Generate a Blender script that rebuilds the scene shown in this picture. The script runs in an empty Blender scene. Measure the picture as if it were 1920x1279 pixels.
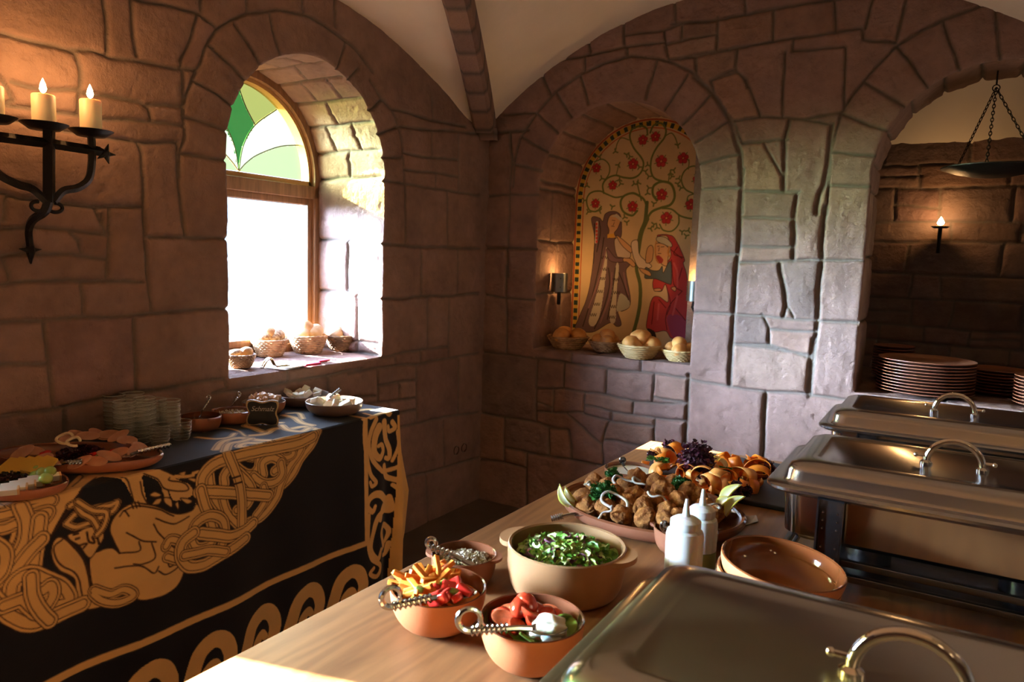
import bpy, math, random
import numpy as np
from mathutils import Vector, Matrix
random.seed(7)
SC = bpy.context.scene
COL = SC.collection
# ---------------------------------------------------------------- camera model (solved from the room's vanishing points)
cx0, cy0 = 960.0, 639.5
_a = np.array([1790, 515.]) - [cx0, cy0]; _b = np.array([-1372, 411.]) - [cx0, cy0]
FPX = math.sqrt(-(_a @ _b))
_Y = np.array([_a[0], -_a[1], -FPX]); _Y /= np.linalg.norm(_Y)
_X = -np.array([_b[0], -_b[1], -FPX]); _X /= np.linalg.norm(_X)
RW = np.stack([_X, _Y, np.cross(_X, _Y)])
def ray(px, py): return RW @ np.array([px - cx0, cy0 - py, -FPX])
_r = ray(898, 934)
CAM = np.array([1.3 / _r[2] * _r[0], 1.3 / _r[2] * _r[1], 1.3])
def on(px, py, ax, val):
    r = ray(px, py); return CAM + (val - CAM[ax]) / r[ax] * r
def at(px, py, z): return on(px, py, 2, z)
def depth(p): return float(-(RW.T @ (np.array(p) - CAM))[2])
def size(px, p): return px * depth(p) / FPX
def at3(px, py, p0):                      # point on the pixel's ray as deep as p0
    r = ray(px, py); return CAM + r / FPX * depth(p0)
cam = bpy.data.cameras.new('camera'); co = bpy.data.objects.new('camera', cam); COL.objects.link(co)
cam.sensor_width = 36; cam.lens = FPX / 1920 * 36; cam.clip_start = .02
M = Matrix(RW.tolist()).to_4x4(); M.translation = Vector(CAM.tolist()); co.matrix_world = M
SC.camera = co
cam.dof.use_dof = True; cam.dof.focus_distance = 2.2; cam.dof.aperture_fstop = 9.0
# ---------------------------------------------------------------- materials
def mat(name, col=(.5, .5, .5), rough=.5, metal=0, noise=0, nscale=20, bump=0, bscale=60, attr=None, spec=.5, trans=0, coat=0, sss=0, col2=None, alpha=1, emit=None, estr=0, ior=1.45, stretch=None, tint=None):
    m = bpy.data.materials.new(name); m.use_nodes = True; nt = m.node_tree; N = nt.nodes; L = nt.links
    b = N['Principled BSDF']
    b.inputs['Roughness'].default_value = rough; b.inputs['Metallic'].default_value = metal
    b.inputs['Specular IOR Level'].default_value = spec; b.inputs['Transmission Weight'].default_value = trans
    b.inputs['Coat Weight'].default_value = coat; b.inputs['Coat Roughness'].default_value = .08; b.inputs['IOR'].default_value = ior
    if sss: b.inputs['Subsurface Weight'].default_value = sss; b.inputs['Subsurface Radius'].default_value = (.02, .01, .006); b.inputs['Subsurface Scale'].default_value = .5
    if emit: b.inputs['Emission Color'].default_value = (*emit, 1); b.inputs['Emission Strength'].default_value = estr
    b.inputs['Alpha'].default_value = alpha
    tc = N.new('ShaderNodeTexCoord'); mp = N.new('ShaderNodeMapping'); L.new(tc.outputs['Object'], mp.inputs[0])
    if stretch: mp.inputs['Scale'].default_value = stretch
    base = None
    if attr:
        at_ = N.new('ShaderNodeVertexColor'); at_.layer_name = attr; base = at_.outputs['Color']
    if noise or col2:
        n = N.new('ShaderNodeTexNoise'); n.inputs['Scale'].default_value = nscale; n.inputs['Detail'].default_value = 5; L.new(mp.outputs[0], n.inputs['Vector'])
        if col2:
            mr = N.new('ShaderNodeMapRange'); mr.inputs[1].default_value = .35; mr.inputs[2].default_value = .65; L.new(n.outputs['Fac'], mr.inputs[0])
            mx = N.new('ShaderNodeMix'); mx.data_type = 'RGBA'; mx.inputs['A'].default_value = (*col, 1); mx.inputs['B'].default_value = (*col2, 1); L.new(mr.outputs[0], mx.inputs['Factor']); base = mx.outputs['Result']
        if noise:
            mr = N.new('ShaderNodeMapRange'); mr.inputs[1].default_value = .25; mr.inputs[2].default_value = .75; mr.inputs[3].default_value = 1 - noise; mr.inputs[4].default_value = 1 + noise; L.new(n.outputs['Fac'], mr.inputs[0])
            mm = N.new('ShaderNodeVectorMath'); mm.operation = 'SCALE'; L.new(mr.outputs[0], mm.inputs['Scale'])
            if base is not None: L.new(base, mm.inputs[0])
            else: mm.inputs[0].default_value = col
            base = mm.outputs[0]
    if base is not None: L.new(base, b.inputs['Base Color'])
    else: b.inputs['Base Color'].default_value = (*col, 1)
    if bump:
        n2 = N.new('ShaderNodeTexNoise'); n2.inputs['Scale'].default_value = bscale; n2.inputs['Detail'].default_value = 6; n2.inputs['Roughness'].default_value = .65; L.new(mp.outputs[0], n2.inputs['Vector'])
        bp = N.new('ShaderNodeBump'); bp.inputs['Strength'].default_value = bump; bp.inputs['Distance'].default_value = .004; L.new(n2.outputs['Fac'], bp.inputs['Height']); L.new(bp.outputs[0], b.inputs['Normal'])
    return m
def clear_mat(name, col, dens=1.0, gloss=.06):           # thin glass pane: tinted transparency with a weak reflection
    m = bpy.data.materials.new(name); m.use_nodes = True; nt = m.node_tree; N = nt.nodes; L = nt.links
    N.remove(N['Principled BSDF']); t = N.new('ShaderNodeBsdfTransparent'); t.inputs[0].default_value = (*col, 1)
    g = N.new('ShaderNodeBsdfGlossy'); g.inputs['Roughness'].default_value = .05
    mx = N.new('ShaderNodeMixShader'); mx.inputs[0].default_value = gloss; L.new(t.outputs[0], mx.inputs[1]); L.new(g.outputs[0], mx.inputs[2]); L.new(mx.outputs[0], N['Material Output'].inputs[0])
    return m
def emis(name, col, s):
    m = bpy.data.materials.new(name); m.use_nodes = True; N = m.node_tree.nodes; N.remove(N['Principled BSDF'])
    e = N.new('ShaderNodeEmission'); e.inputs[0].default_value = (*col, 1); e.inputs[1].default_value = s; m.node_tree.links.new(e.outputs[0], N['Material Output'].inputs[0]); return m
# ---------------------------------------------------------------- objects
def empty(name, loc=(0, 0, 0), rz=0):
    o = bpy.data.objects.new(name, None); COL.objects.link(o); o.location = Vector([float(c) for c in loc]); o.rotation_euler = (0, 0, rz); o.empty_display_size = .02; return o
def tag(o, label=None, cat=None, group=None, kind=None):
    if label: o['label'] = label
    if cat: o['category'] = cat
    if group: o['group'] = group
    if kind: o['kind'] = kind
    return o
def thing(name, label, cat, loc=(0, 0, 0), rz=0, group=None): return tag(empty(name, loc, rz), label, cat, group)
ORG = {'meatball', 'bread_loaf', 'bread_roll', 'crackling', 'pepper_piece', 'yogurt_dressing', 'onion_ring', 'carrot_ribbon'}
class MB:
    def __init__(s): s.v = []; s.f = []
    def add(s, vf, T=None):
        v, f = vf; n = len(s.v)
        if T is not None: v = [tuple(T @ Vector(p)) for p in v]
        s.v += [tuple(map(float, p)) for p in v]; s.f += [tuple(i + n for i in q) for q in f]; return s
    def build(s, name, m, parent=None, smooth=True, loc=None, rot=None):
        me = bpy.data.meshes.new(name); me.from_pydata(s.v, [], s.f); me.validate(); me.update()
        if smooth:
            me.polygons.foreach_set('use_smooth', [True] * len(me.polygons))
            if name not in ORG:
              try: me.set_sharp_from_angle(angle=math.radians(38))
              except Exception: pass
        me.materials.append(m); o = bpy.data.objects.new(name, me); COL.objects.link(o)
        if parent: o.parent = parent
        if loc is not None: o.location = Vector([float(c) for c in loc])
        if rot is not None: o.rotation_euler = rot
        return o
def TR(loc=(0, 0, 0), rot=(0, 0, 0), sc=(1, 1, 1)):
    from mathutils import Euler
    if not hasattr(sc, '__len__'): sc = (sc,) * 3
    return Matrix.Translation(Vector([float(c) for c in loc])) @ Euler(rot).to_matrix().to_4x4() @ Matrix.Diagonal((*sc, 1))
def lathe(prof, n=40, ex=1, ey=1):
    v = []; f = []; rings = []
    for r, z in prof:
        if r < 1e-6: rings.append([len(v)]); v.append((0, 0, z))
        else:
            rings.append(list(range(len(v), len(v) + n)))
            v += [(r * ex * math.cos(2 * math.pi * i / n), r * ey * math.sin(2 * math.pi * i / n), z) for i in range(n)]
    for A, B in zip(rings, rings[1:]):
        for i in range(n):
            j = (i + 1) % n
            if len(A) == 1 and len(B) == 1: continue
            if len(A) == 1: f.append((A[0], B[i], B[j])) 
            elif len(B) == 1: f.append((A[i], B[0], A[j]))
            else: f.append((A[i], B[i], B[j], A[j]))
    return v, f
def frames(path):
    P = [Vector(p) for p in path]; n = len(P); T = [(P[min(i + 1, n - 1)] - P[max(i - 1, 0)]).normalized() for i in range(n)]
    up = Vector((0, 0, 1)) if abs(T[0].z) < .9 else Vector((1, 0, 0))
    X = (up - T[0] * up.dot(T[0])).normalized(); out = []
    for p, t in zip(P, T):
        X = (X - t * X.dot(t)); X = X.normalized() if X.length > 1e-9 else Vector((1, 0, 0)); out.append((p, X, t.cross(X), t))
    return out
def tube(path, r, n=8, twist=0, sq=0, flat=1.0, cap=True):
    F = frames(path); v = []; f = []; m = len(F)
    for k, (p, X, Yv, t) in enumerate(F):
        rr = r(k / (m - 1)) if callable(r) else r
        tw = twist * k / (m - 1)
        for i in range(n):
            a = 2 * math.pi * i / n
            q = rr * (1 + sq * math.cos(2 * a)) if sq else rr
            aa = a + tw; v.append(tuple(p + X * q * math.cos(aa) + Yv * q * math.sin(aa) * flat))
    for k in range(m - 1):
        for i in range(n):
            j = (i + 1) % n; f.append((k * n + i, k * n + j, (k + 1) * n + j, (k + 1) * n + i))
    if cap: f.append(tuple(range(n))[::-1]); f.append(tuple(range((m - 1) * n, m * n)))
    return v, f
def crom(pts, k=8, closed=False):
    P = [np.array(p, float) for p in pts]; n = len(P); out = []
    R = range(n if closed else n - 1)
    for i in R:
        p0 = P[(i - 1) % n] if (closed or i > 0) else 2 * P[0] - P[1]; p1 = P[i]; p2 = P[(i + 1) % n]
        p3 = P[(i + 2) % n] if (closed or i + 2 < n) else 2 * P[-1] - P[-2]
        for j in range(k):
            t = j / k; out.append(.5 * ((2 * p1) + (-p0 + p2) * t + (2 * p0 - 5 * p1 + 4 * p2 - p3) * t * t + (-p0 + 3 * p1 - 3 * p2 + p3) * t ** 3))
    if not closed: out.append(P[-1])
    return out
def box(x0, x1, y0, y1, z0, z1, b=0):
    if b <= 0:
        v = [(x, y, z) for z in (z0, z1) for y in (y0, y1) for x in (x0, x1)]
        return v, [(0, 2, 3, 1), (4, 5, 7, 6), (0, 1, 5, 4), (2, 6, 7, 3), (0, 4, 6, 2), (1, 3, 7, 5)]
    import bmesh
    bm = bmesh.new(); bmesh.ops.create_cube(bm, size=1)
    bmesh.ops.scale(bm, vec=(x1 - x0, y1 - y0, z1 - z0), verts=bm.verts); bmesh.ops.translate(bm, vec=((x0 + x1) / 2, (y0 + y1) / 2, (z0 + z1) / 2), verts=bm.verts)
    bmesh.ops.bevel(bm, geom=bm.edges[:], offset=b, segments=3, profile=.6, affect='EDGES')
    bm.verts.index_update(); r = ([tuple(p.co) for p in bm.verts], [tuple(q.index for q in f_.verts) for f_ in bm.faces]); bm.free(); return r
_ico = {}
def ico(sub=2):
    if sub not in _ico:
        import bmesh
        bm = bmesh.new(); bmesh.ops.create_icosphere(bm, subdivisions=sub, radius=1); bm.verts.index_update()
        _ico[sub] = ([tuple(p.co) for p in bm.verts], [tuple(q.index for q in f_.verts) for f_ in bm.faces]); bm.free()
    return _ico[sub]
def blob(r=(1, 1, 1), amp=.1, fr=2., seed=0, sub=3, amp2=0, fr2=8):
    from mathutils import noise as mn
    v, f = ico(sub); o = Vector((seed * 3.7, seed * 1.3, seed * 2.1)); out = []
    for p in v:
        q = Vector(p); k = 1 + amp * mn.noise(q * fr + o) + (amp2 * mn.noise(q * fr2 + o) if amp2 else 0)
        out.append((q.x * r[0] * k, q.y * r[1] * k, q.z * r[2] * k))
    return out, f
def rrect(hx, hy, r, n=6, z=0):
    out = []
    for sx, sy, a0 in ((1, 1, 0), (-1, 1, 90), (-1, -1, 180), (1, -1, 270)):
        for k in range(n + 1):
            a = math.radians(a0 + 90 * k / n); out.append((sx * (hx - r) + r * math.cos(a), sy * (hy - r) + r * math.sin(a), z))
    return out
def loft(rings, cap0=True, cap1=True):
    v = []; f = []; n = len(rings[0])
    for R in rings: v += [tuple(p) for p in R]
    for k in range(len(rings) - 1):
        for i in range(n):
            j = (i + 1) % n; f.append((k * n + i, k * n + j, (k + 1) * n + j, (k + 1) * n + i))
    if cap0: f.append(tuple(range(n))[::-1])
    if cap1: f.append(tuple(range((len(rings) - 1) * n, len(rings) * n)))
    return v, f
def prism(pts, t, axis='z'):                # outline pts (x,y) pushed through thickness t
    n = len(pts); v = [(x, y, 0) for x, y in pts] + [(x, y, t) for x, y in pts]
    f = [tuple(range(n))[::-1], tuple(range(n, 2 * n))] + [(i, (i + 1) % n, n + (i + 1) % n, n + i) for i in range(n)]
    return v, f
def copy_tree(o, parent=None):
    c = o.copy(); COL.objects.link(c); c.parent = parent
    for ch in [q for q in list(KIDS(o))]: copy_tree(ch, c)
    return c
def KIDS(o): return [q for q in COL.objects if q.parent == o]
def dup(o, loc, rz=None, label=None, group=None, sc=None):
    c = copy_tree(o); c.location = Vector([float(q) for q in loc])
    if rz is not None: c.rotation_euler[2] = rz
    if sc: c.scale = (sc, sc, sc) if not hasattr(sc, '__len__') else sc
    if label: c['label'] = label
    if group: c['group'] = group
    return c
def npmesh(name, V, F, m, col=None, parent=None, smooth=True):
    V = np.asarray(V, np.float32); F = np.asarray(F, np.int32); me = bpy.data.meshes.new(name)
    me.vertices.add(len(V)); me.vertices.foreach_set('co', V.ravel()); me.loops.add(F.size); me.loops.foreach_set('vertex_index', F.ravel())
    me.polygons.add(len(F)); me.polygons.foreach_set('loop_start', np.arange(0, F.size, F.shape[1], dtype=np.int32))
    me.polygons.foreach_set('use_smooth', np.ones(len(F), bool) if smooth else np.zeros(len(F), bool)); me.update(calc_edges=True)
    if col is not None:
        ca = me.color_attributes.new('Col', 'FLOAT_COLOR', 'POINT'); c4 = np.ones((len(V), 4), np.float32); c4[:, :3] = col; ca.data.foreach_set('color', c4.ravel())
    me.materials.append(m); o = bpy.data.objects.new(name, me); COL.objects.link(o)
    if parent: o.parent = parent
    return o
# ---------------------------------------------------------------- numpy noise and distance helpers
_tabs = {}
def vn(x, y, f, seed=0):
    if seed not in _tabs: _tabs[seed] = np.random.RandomState(seed + 11).rand(256, 256)
    T = _tabs[seed]; X = np.asarray(x) * f; Y = np.asarray(y) * f; xi = np.floor(X).astype(int); yi = np.floor(Y).astype(int); fx = X - xi; fy = Y - yi
    fx = fx * fx * (3 - 2 * fx); fy = fy * fy * (3 - 2 * fy); g = lambda a, b: T[a & 255, b & 255]
    return (g(xi, yi) * (1 - fx) + g(xi + 1, yi) * fx) * (1 - fy) + (g(xi, yi + 1) * (1 - fx) + g(xi + 1, yi + 1) * fx) * fy
def fbm(x, y, f, seed=0, o=4):
    s = 0; a = .5
    for k in range(o): s = s + a * (vn(x, y, f * 2 ** k, seed + k) - .5); a *= .5
    return s
def segdist(U, V, a, b):
    d = b - a; L2 = max(float(d @ d), 1e-12); t = np.clip(((U - a[0]) * d[0] + (V - a[1]) * d[1]) / L2, 0, 1)
    return np.hypot(U - a[0] - t * d[0], V - a[1] - t * d[1])
def Tl(x0, y0, s, *lines): return [[(x0 + x / s, y0 + y / s) for x, y in l] for l in lines]
# ================================================================ STONE WALLS
m_stone = mat('stone_ashlar', attr='Col', rough=.88, noise=.16, nscale=9, bump=.85, bscale=45, spec=.25)
[n.inputs['Distance'].__setattr__('default_value', .009) for n in m_stone.node_tree.nodes if n.type == 'BUMP']
m_plaster = mat('vault_plaster', (.88, .82, .71), rough=.9, noise=.08, nscale=3, bump=.5, bscale=14, spec=.2)
m_floor = mat('floor_flagstone', (.10, .075, .06), rough=.75, noise=.3, nscale=4, bump=.4, bscale=30, spec=.3)
SD = .0065                                                   # half width of the mortar groove
class Masonry:
    """stone relief over (u, v): joints are polylines; height() is negative into the wall"""
    def __init__(s, lines, strong=(), seed=0, amp=1.0, rough_fn=None):
        s.seg = []
        for L, w in [(l, SD) for l in lines] + [(l, SD * 2.3) for l in strong]:
            for a, b in zip(L, L[1:]): s.seg.append((np.array(a, float), np.array(b, float), w))
        s.seed = seed; s.amp = amp
    def warp(s, U, V):
        return U + .016 * fbm(U, V, 9, s.seed + 20, 3), V + .016 * fbm(U, V, 9, s.seed + 40, 3)
    def dist(s, U, V, grid=None):
        D = np.full(U.shape, 1.0); Uw, Vw = s.warp(U, V); R = .05
        for a, b, w in s.seg:
            if grid is not None:
                u0, v0, st = grid; i0 = max(int((min(a[0], b[0]) - R - u0) / st), 0); i1 = int((max(a[0], b[0]) + R - u0) / st) + 2; j0 = max(int((min(a[1], b[1]) - R - v0) / st), 0); j1 = int((max(a[1], b[1]) + R - v0) / st) + 2
                if i1 <= 0 or j1 <= 0 or i0 >= U.shape[1] or j0 >= U.shape[0]: continue
                sl = (slice(j0, j1), slice(i0, i1))
            else: sl = Ellipsis
            D[sl] = np.minimum(D[sl], segdist(Uw[sl], Vw[sl], a, b) - w * .55)
        return D
    def height(s, U, V, D):
        e = np.clip(D / .013, 0, 1); g = 1 - np.sqrt(np.clip(1 - (1 - e) ** 2, 0, 1)) 
        h = -.011 * g - .004 * np.clip(-D / .004, 0, 1)
        mask = np.clip(D / .02, 0, 1); dsh = np.clip(D / .09, 0, 1)
        h = h + .004 * dsh + mask * s.amp * (.014 * fbm(U, V, 5, s.seed + 3, 3) + .0075 * fbm(U, V, 20, s.seed + 60, 4))
        pit = vn(U, V, 55, s.seed + 80); h = h - mask * .0035 * np.clip((pit - .83) * 8, 0, 1)
        return h
STONES = np.array([.72, .665, .65]) * np.array([[.36, .245, .20], [.33, .235, .195], [.38, .275, .225], [.31, .215, .185], [.345, .245, .215], [.30, .225, .20], [.37, .25, .195], [.325, .22, .20]])
MORTAR = np.array([.17, .14, .12])
def labels(D, step):
    k = max(1, int(round(.011 / step))); S = D[::k, ::k]; solid = S > .0015; h, w = S.shape; lab = np.zeros((h, w), int); n = 0
    so = solid.tolist(); la = lab.tolist()
    for j in range(h):
        for i in range(w):
            if so[j][i] and la[j][i] == 0:
                n += 1; st = [(j, i)]; la[j][i] = n
                while st:
                    a, b = st.pop()
                    for c, d in ((a + 1, b), (a - 1, b), (a, b + 1), (a, b - 1)):
                        if 0 <= c < h and 0 <= d < w and so[c][d] and la[c][d] == 0: la[c][d] = n; st.append((c, d))
    lab = np.array(la); big = np.repeat(np.repeat(lab, k, 0), k, 1)[:D.shape[0], :D.shape[1]]
    if big.shape != D.shape: big = np.pad(big, ((0, D.shape[0] - big.shape[0]), (0, D.shape[1] - big.shape[1])), mode='edge')
    return big, n
def stone_color(U, V, D, seed, lab=None, n=0):
    rs = np.random.RandomState(seed + 5)
    if lab is not None:
        pal = STONES[rs.randint(0, len(STONES), n + 1)] * (rs.rand(n + 1, 1) * .28 + .86); c = pal[lab]; c = np.where((lab == 0)[..., None], STONES.mean(0), c)
    else: c = np.ones(U.shape + (3,)) * STONES.mean(0)
    c = c * (1 + .35 * fbm(U, V, 6, seed + 7, 4))[..., None] * (1 + .25 * fbm(U, V, 40, seed + 9, 3))[..., None]
    m = np.clip(1 - (D + .001) / .006, 0, 1)[..., None]; return c * (1 - m) + MORTAR * m
def arch_sdf(c, r, v0, sp):
    def f(U, V):
        dl = np.maximum(np.abs(U - c) - r, v0 - V); da = np.hypot(U - c, V - sp) - r; return np.where(V > sp, da, dl)
    return f
def wall(name, frame, u0, u1, v0, v1, step, mas, openings=(), seed=0, parent=None):
    """frame(u, v, h) -> xyz arrays.  Cells wholly inside an opening are dropped, edge vertices snap to its outline."""
    nu = int((u1 - u0) / step) + 1; nv = int((v1 - v0) / step) + 1; step_u = (u1 - u0) / (nu - 1)
    U, V = np.meshgrid(np.linspace(u0, u1, nu), np.linspace(v0, v1, nv)); keepv = np.ones(U.shape, bool)
    for f in openings:
        d = f(U, V); ins = d < 0; keepv &= ~ins; e = 1e-4
        near = ins & (d > -2.5 * step); gu = (f(U + e, V) - f(U - e, V)) / (2 * e); gv = (f(U, V + e) - f(U, V - e)) / (2 * e)
        U = np.where(near, U - d * gu, U); V = np.where(near, V - d * gv, V)
    D = mas.dist(U, V, (u0, v0, step_u)); lab, n = labels(D, step_u)
    H = mas.height(U, V, D)
    for f in openings:
        d = np.abs(f(U, V)); H = H - .006 * np.clip(1 - d / .012, 0, 1) ** 2
    C = stone_color(U, V, D, seed, lab, n)
    P = np.stack(frame(U, V, H), -1).reshape(-1, 3); idx = np.arange(nu * nv).reshape(nv, nu)
    F = np.stack([idx[:-1, :-1], idx[:-1, 1:], idx[1:, 1:], idx[1:, :-1]], -1)
    k = keepv[:-1, :-1] | keepv[:-1, 1:] | keepv[1:, 1:] | keepv[1:, :-1]; F = F[k]
    used = np.zeros(len(P), bool); used[F.ravel()] = True; mp = np.cumsum(used) - 1
    o = npmesh(name, P[used], mp[F], m_stone, C.reshape(-1, 3)[used], parent); return o
def reveal(name, frame, fin, mas, c, r, v0, sp, dep, seed, parent, joints):
    """the lining of an arched opening: fin(u, v, t, h_u, h_v) places a point t deep; runs up one jamb, round the arch, down the other, along the sill"""
    st = .006; per = []; nrm = []
    for v in np.arange(v0, sp, st): per.append((c - r, v)); nrm.append((-1, 0))
    for a in np.arange(math.pi, 0, -st / r): per.append((c + r * math.cos(a), sp + r * math.sin(a))); nrm.append((math.cos(a), math.sin(a)))
    for v in np.arange(sp, v0, -st): per.append((c + r, v)); nrm.append((1, 0))
    for u in np.arange(c + r, c - r, -st): per.append((u, v0)); nrm.append((0, -1))
    per.append(per[0]); nrm.append(nrm[0]); per = np.array(per); nrm = np.array(nrm)
    U0, V0 = per[:, 0], per[:, 1]; S = np.arange(len(per)) * st
    D0 = mas.dist(U0, V0); H0 = mas.height(U0, V0, D0) - .006
    nt = int(dep / st) + 1; t = np.linspace(0, 1, nt)
    SS, TT = np.meshgrid(S, t); m2 = Masonry(joints(sp - v0, math.pi * r, r), seed=seed + 100)
    D = m2.dist(SS, TT * dep, (0, 0, st)); edge = np.clip(TT * dep / .03, 0, 1)
    H = m2.height(SS, TT * dep, D) * edge
    X = fin(U0[None, :] - 0 * TT + nrm[None, :, 0] * (-H), V0[None, :] + nrm[None, :, 1] * (-H), -H0[None, :] * (1 - TT) + TT * dep)
    lab, n = labels(D, st); C = stone_color(SS, TT * dep, D, seed + 100, lab, n)
    P = np.stack(X, -1).reshape(-1, 3); nv, nu = SS.shape; idx = np.arange(nu * nv).reshape(nv, nu)
    F = np.stack([idx[:-1, :-1], idx[1:, :-1], idx[1:, 1:], idx[:-1, 1:]], -1).reshape(-1, 4)
    return npmesh(name, P, F, m_stone, C.reshape(-1, 3), parent)
def rubble(u0, u1, v0, v1, seed, hmin=.11, hmax=.26, wmin=.16, wmax=.45):
    rs = np.random.RandomState(seed); L = []; v = v0
    while v < v1:
        h = rs.uniform(hmin, hmax); L.append([(u0, v), (u1, v)]); u = u0 + rs.uniform(0, wmax)
        while u < u1:
            L.append([(u, v), (u + rs.uniform(-.015, .015), v + h)])
            w = rs.uniform(wmin, wmax)
            if rs.rand() < .3: L.append([(u, v + h * .5), (u + w, v + h * rs.uniform(.4, .6))])
            u += w
        v += h
    return L
def joints_window(hj, arc, r):
    L = []; zs = [.27, .50, .775]; tot = 2 * hj + arc
    for z in zs:
        L.append([(z, 0), (z, .5)]); L.append([(tot - z, 0), (tot - z, .5)])
    s = hj; k = 0; L.append([(hj, 0), (hj, .5)])
    ds = arc / 11
    for k in range(11):
        a = hj + k * ds; L.append([(a + ds, 0), (a + ds, .5)])
        for q in ((.12, .27) if k % 2 else (.2,)): L.append([(a, q + .02 * math.sin(k * 5)), (a + ds, q + .02 * math.cos(k * 3))])
    L.append([(tot - .27, .21), (tot - .5, .21)]); L.append([(tot - .05, .0), (tot - .05, .5)]); L.append([(tot - .27, .15), (tot, .15)])
    L.append([(tot, 0), (tot, .5)]); L.append([(tot + .42, 0), (tot + .42, .5)]); L.append([(.27, .2), (.5, .2)])
    return L
# --- joints traced on the window wall
A = lambda *l: Tl(0, 0, 3, *l); B = lambda *l: Tl(0, 400, 3, *l); C_ = lambda *l: Tl(600, 200, 3.996, *l); D_ = lambda *l: Tl(680, 500, 3.996, *l); E_ = lambda *l: Tl(680, 700, 3.996, *l)
F_ = lambda *l: Tl(920, 0, 3.996, *l); G_ = lambda *l: Tl(980, 640, 3, *l); H_ = lambda *l: Tl(1220, 320, 2.368, *l); I_ = lambda *l: Tl(1260, 0, 2.909, *l)
LW = A([(-300, 110), (0, 183), (130, 215), (300, 260), (390, 285), (520, 290), (640, 320), (800, 345), (1000, 390)], [(390, 285), (440, 310), (460, 380), (465, 470), (455, 560), (450, 640)],
 [(580, -60), (600, 120), (605, 300)], [(740, -60), (750, 200), (770, 310)], [(700, -30), (790, 0), (950, 30), (1120, 75), (1215, 150)], [(1120, 75), (1080, 200), (1015, 350), (1030, 400), (1040, 560), (1030, 640)],
 [(1010, 390), (1110, 395)], [(1030, 640), (1050, 540), (1090, 440), (1150, 290), (1220, 170), (1300, 110), (1400, 70), (1555, 55), (1750, 95), (1915, 200), (2000, 270), (2100, 400)],
 [(0, 430), (50, 490), (75, 560), (20, 590)], [(80, 460), (250, 500), (450, 510)], [(310, 620), (450, 650)], [(460, 520), (640, 545), (800, 575), (850, 610), (860, 680)], [(840, 590), (920, 590), (1030, 590)],
 [(20, 590), (310, 620)], [(450, 650), (570, 665), (700, 670), (860, 685), (1020, 705)], [(-300, 600), (20, 665), (150, 690), (400, 735), (610, 770), (700, 785), (780, 800), (1000, 805)], [(780, 800), (805, 860), (810, 1000), (815, 1160), (820, 1278)],
 [(1000, 805), (1005, 900), (1015, 1100), (1030, 1278)], [(1030, 640), (1040, 760), (1015, 860), (1020, 1000)], [(1475, 375), (1400, 240), (1325, 130)], [(1385, 462), (1290, 360), (1185, 262)], [(1330, 600), (1210, 520), (1085, 450)],
 [(1300, 740), (1160, 690), (1035, 650)], [(1290, 905), (1150, 880), (1015, 862)], [(1590, 330), (1540, 180), (1520, 70)], [(1880, 450), (1930, 300), (1950, 230)], [(1135, -50), (1135, 60)], [(1390, -50), (1395, 65)], [(1700, -50), (1715, 80)], [(1885, -50), (1890, 150)],
 [(-300, 1040), (0, 1080), (100, 1110), (300, 1145), (520, 1165), (810, 1170)], [(530, 1165), (575, 1265)], [(625, 1180), (620, 1278)], [(-200, 930), (0, 985), (60, 1020), (200, 1055), (250, 1130)], [(35, 1110), (30, 1240)])
LW += B([(-300, 70), (0, 80), (150, 80), (380, 85), (600, 120)], [(380, 85), (440, 150), (460, 220)], [(-300, 240), (0, 235), (140, 225), (250, 230), (400, 230), (500, 245), (610, 265)], [(20, 250), (60, 370)], [(575, 0), (590, 80), (600, 120)], [(620, -20), (620, 200), (610, 370)],
 [(-300, 400), (0, 395), (150, 380), (380, 375), (460, 385), (600, 385), (810, 385)], [(820, 0), (830, 200), (845, 400), (850, 560)], [(1030, 0), (1040, 130)], [(830, 130), (1040, 135), (1290, 145)], [(465, 390), (480, 480), (480, 575)],
 [(-300, 615), (0, 610), (250, 605), (500, 585), (700, 575), (850, 560), (1300, 540)], [(255, 610), (270, 800), (300, 1000), (310, 1090)], [(755, 590), (765, 750), (770, 990)], [(-300, 880), (0, 860), (270, 845)], [(-300, 1200), (0, 1140), (300, 1100), (760, 1010), (900, 990), (1270, 930)],
 [(365, 1110), (370, 1230)], [(1270, 930), (1280, 985), (1200, 1015), (1290, 1000), (1620, 955), (1850, 915), (2040, 875)], [(1620, 890), (1625, 950)], [(1850, 915), (1850, 1010)])
LW += C_([(335, 45), (400, 10), (470, -60)], [(170, -120), (240, -220), (300, -290)], [(400, 215), (500, 180), (590, 150)], [(590, 150), (720, 165), (840, 175), (1000, 185), (1130, 200), (1200, 205)], [(430, -110), (540, 10), (700, 60), (840, 100), (930, 120), (1100, 150)], [(845, -60), (850, 100)], [(380, -200), (470, -60), (540, 10), (570, 80), (590, 150), (620, 260), (630, 370)],
 [(440, 380), (620, 378)], [(630, 370), (640, 570)], [(640, 355), (800, 375), (990, 390), (1045, 395)], [(845, 175), (845, 370)], [(640, 470), (850, 495), (1045, 525)], [(870, 510), (870, 610)], [(1045, 210), (1045, 640)], [(445, 550), (640, 575), (850, 615), (1050, 645), (1200, 665)], [(645, 570), (645, 1030)], [(960, 640), (960, 1050)],
 [(445, 1030), (700, 1045), (1000, 1060), (1200, 1065)], [(765, 1050), (765, 1279)], [(1035, 1060), (1035, 1279)])
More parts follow.
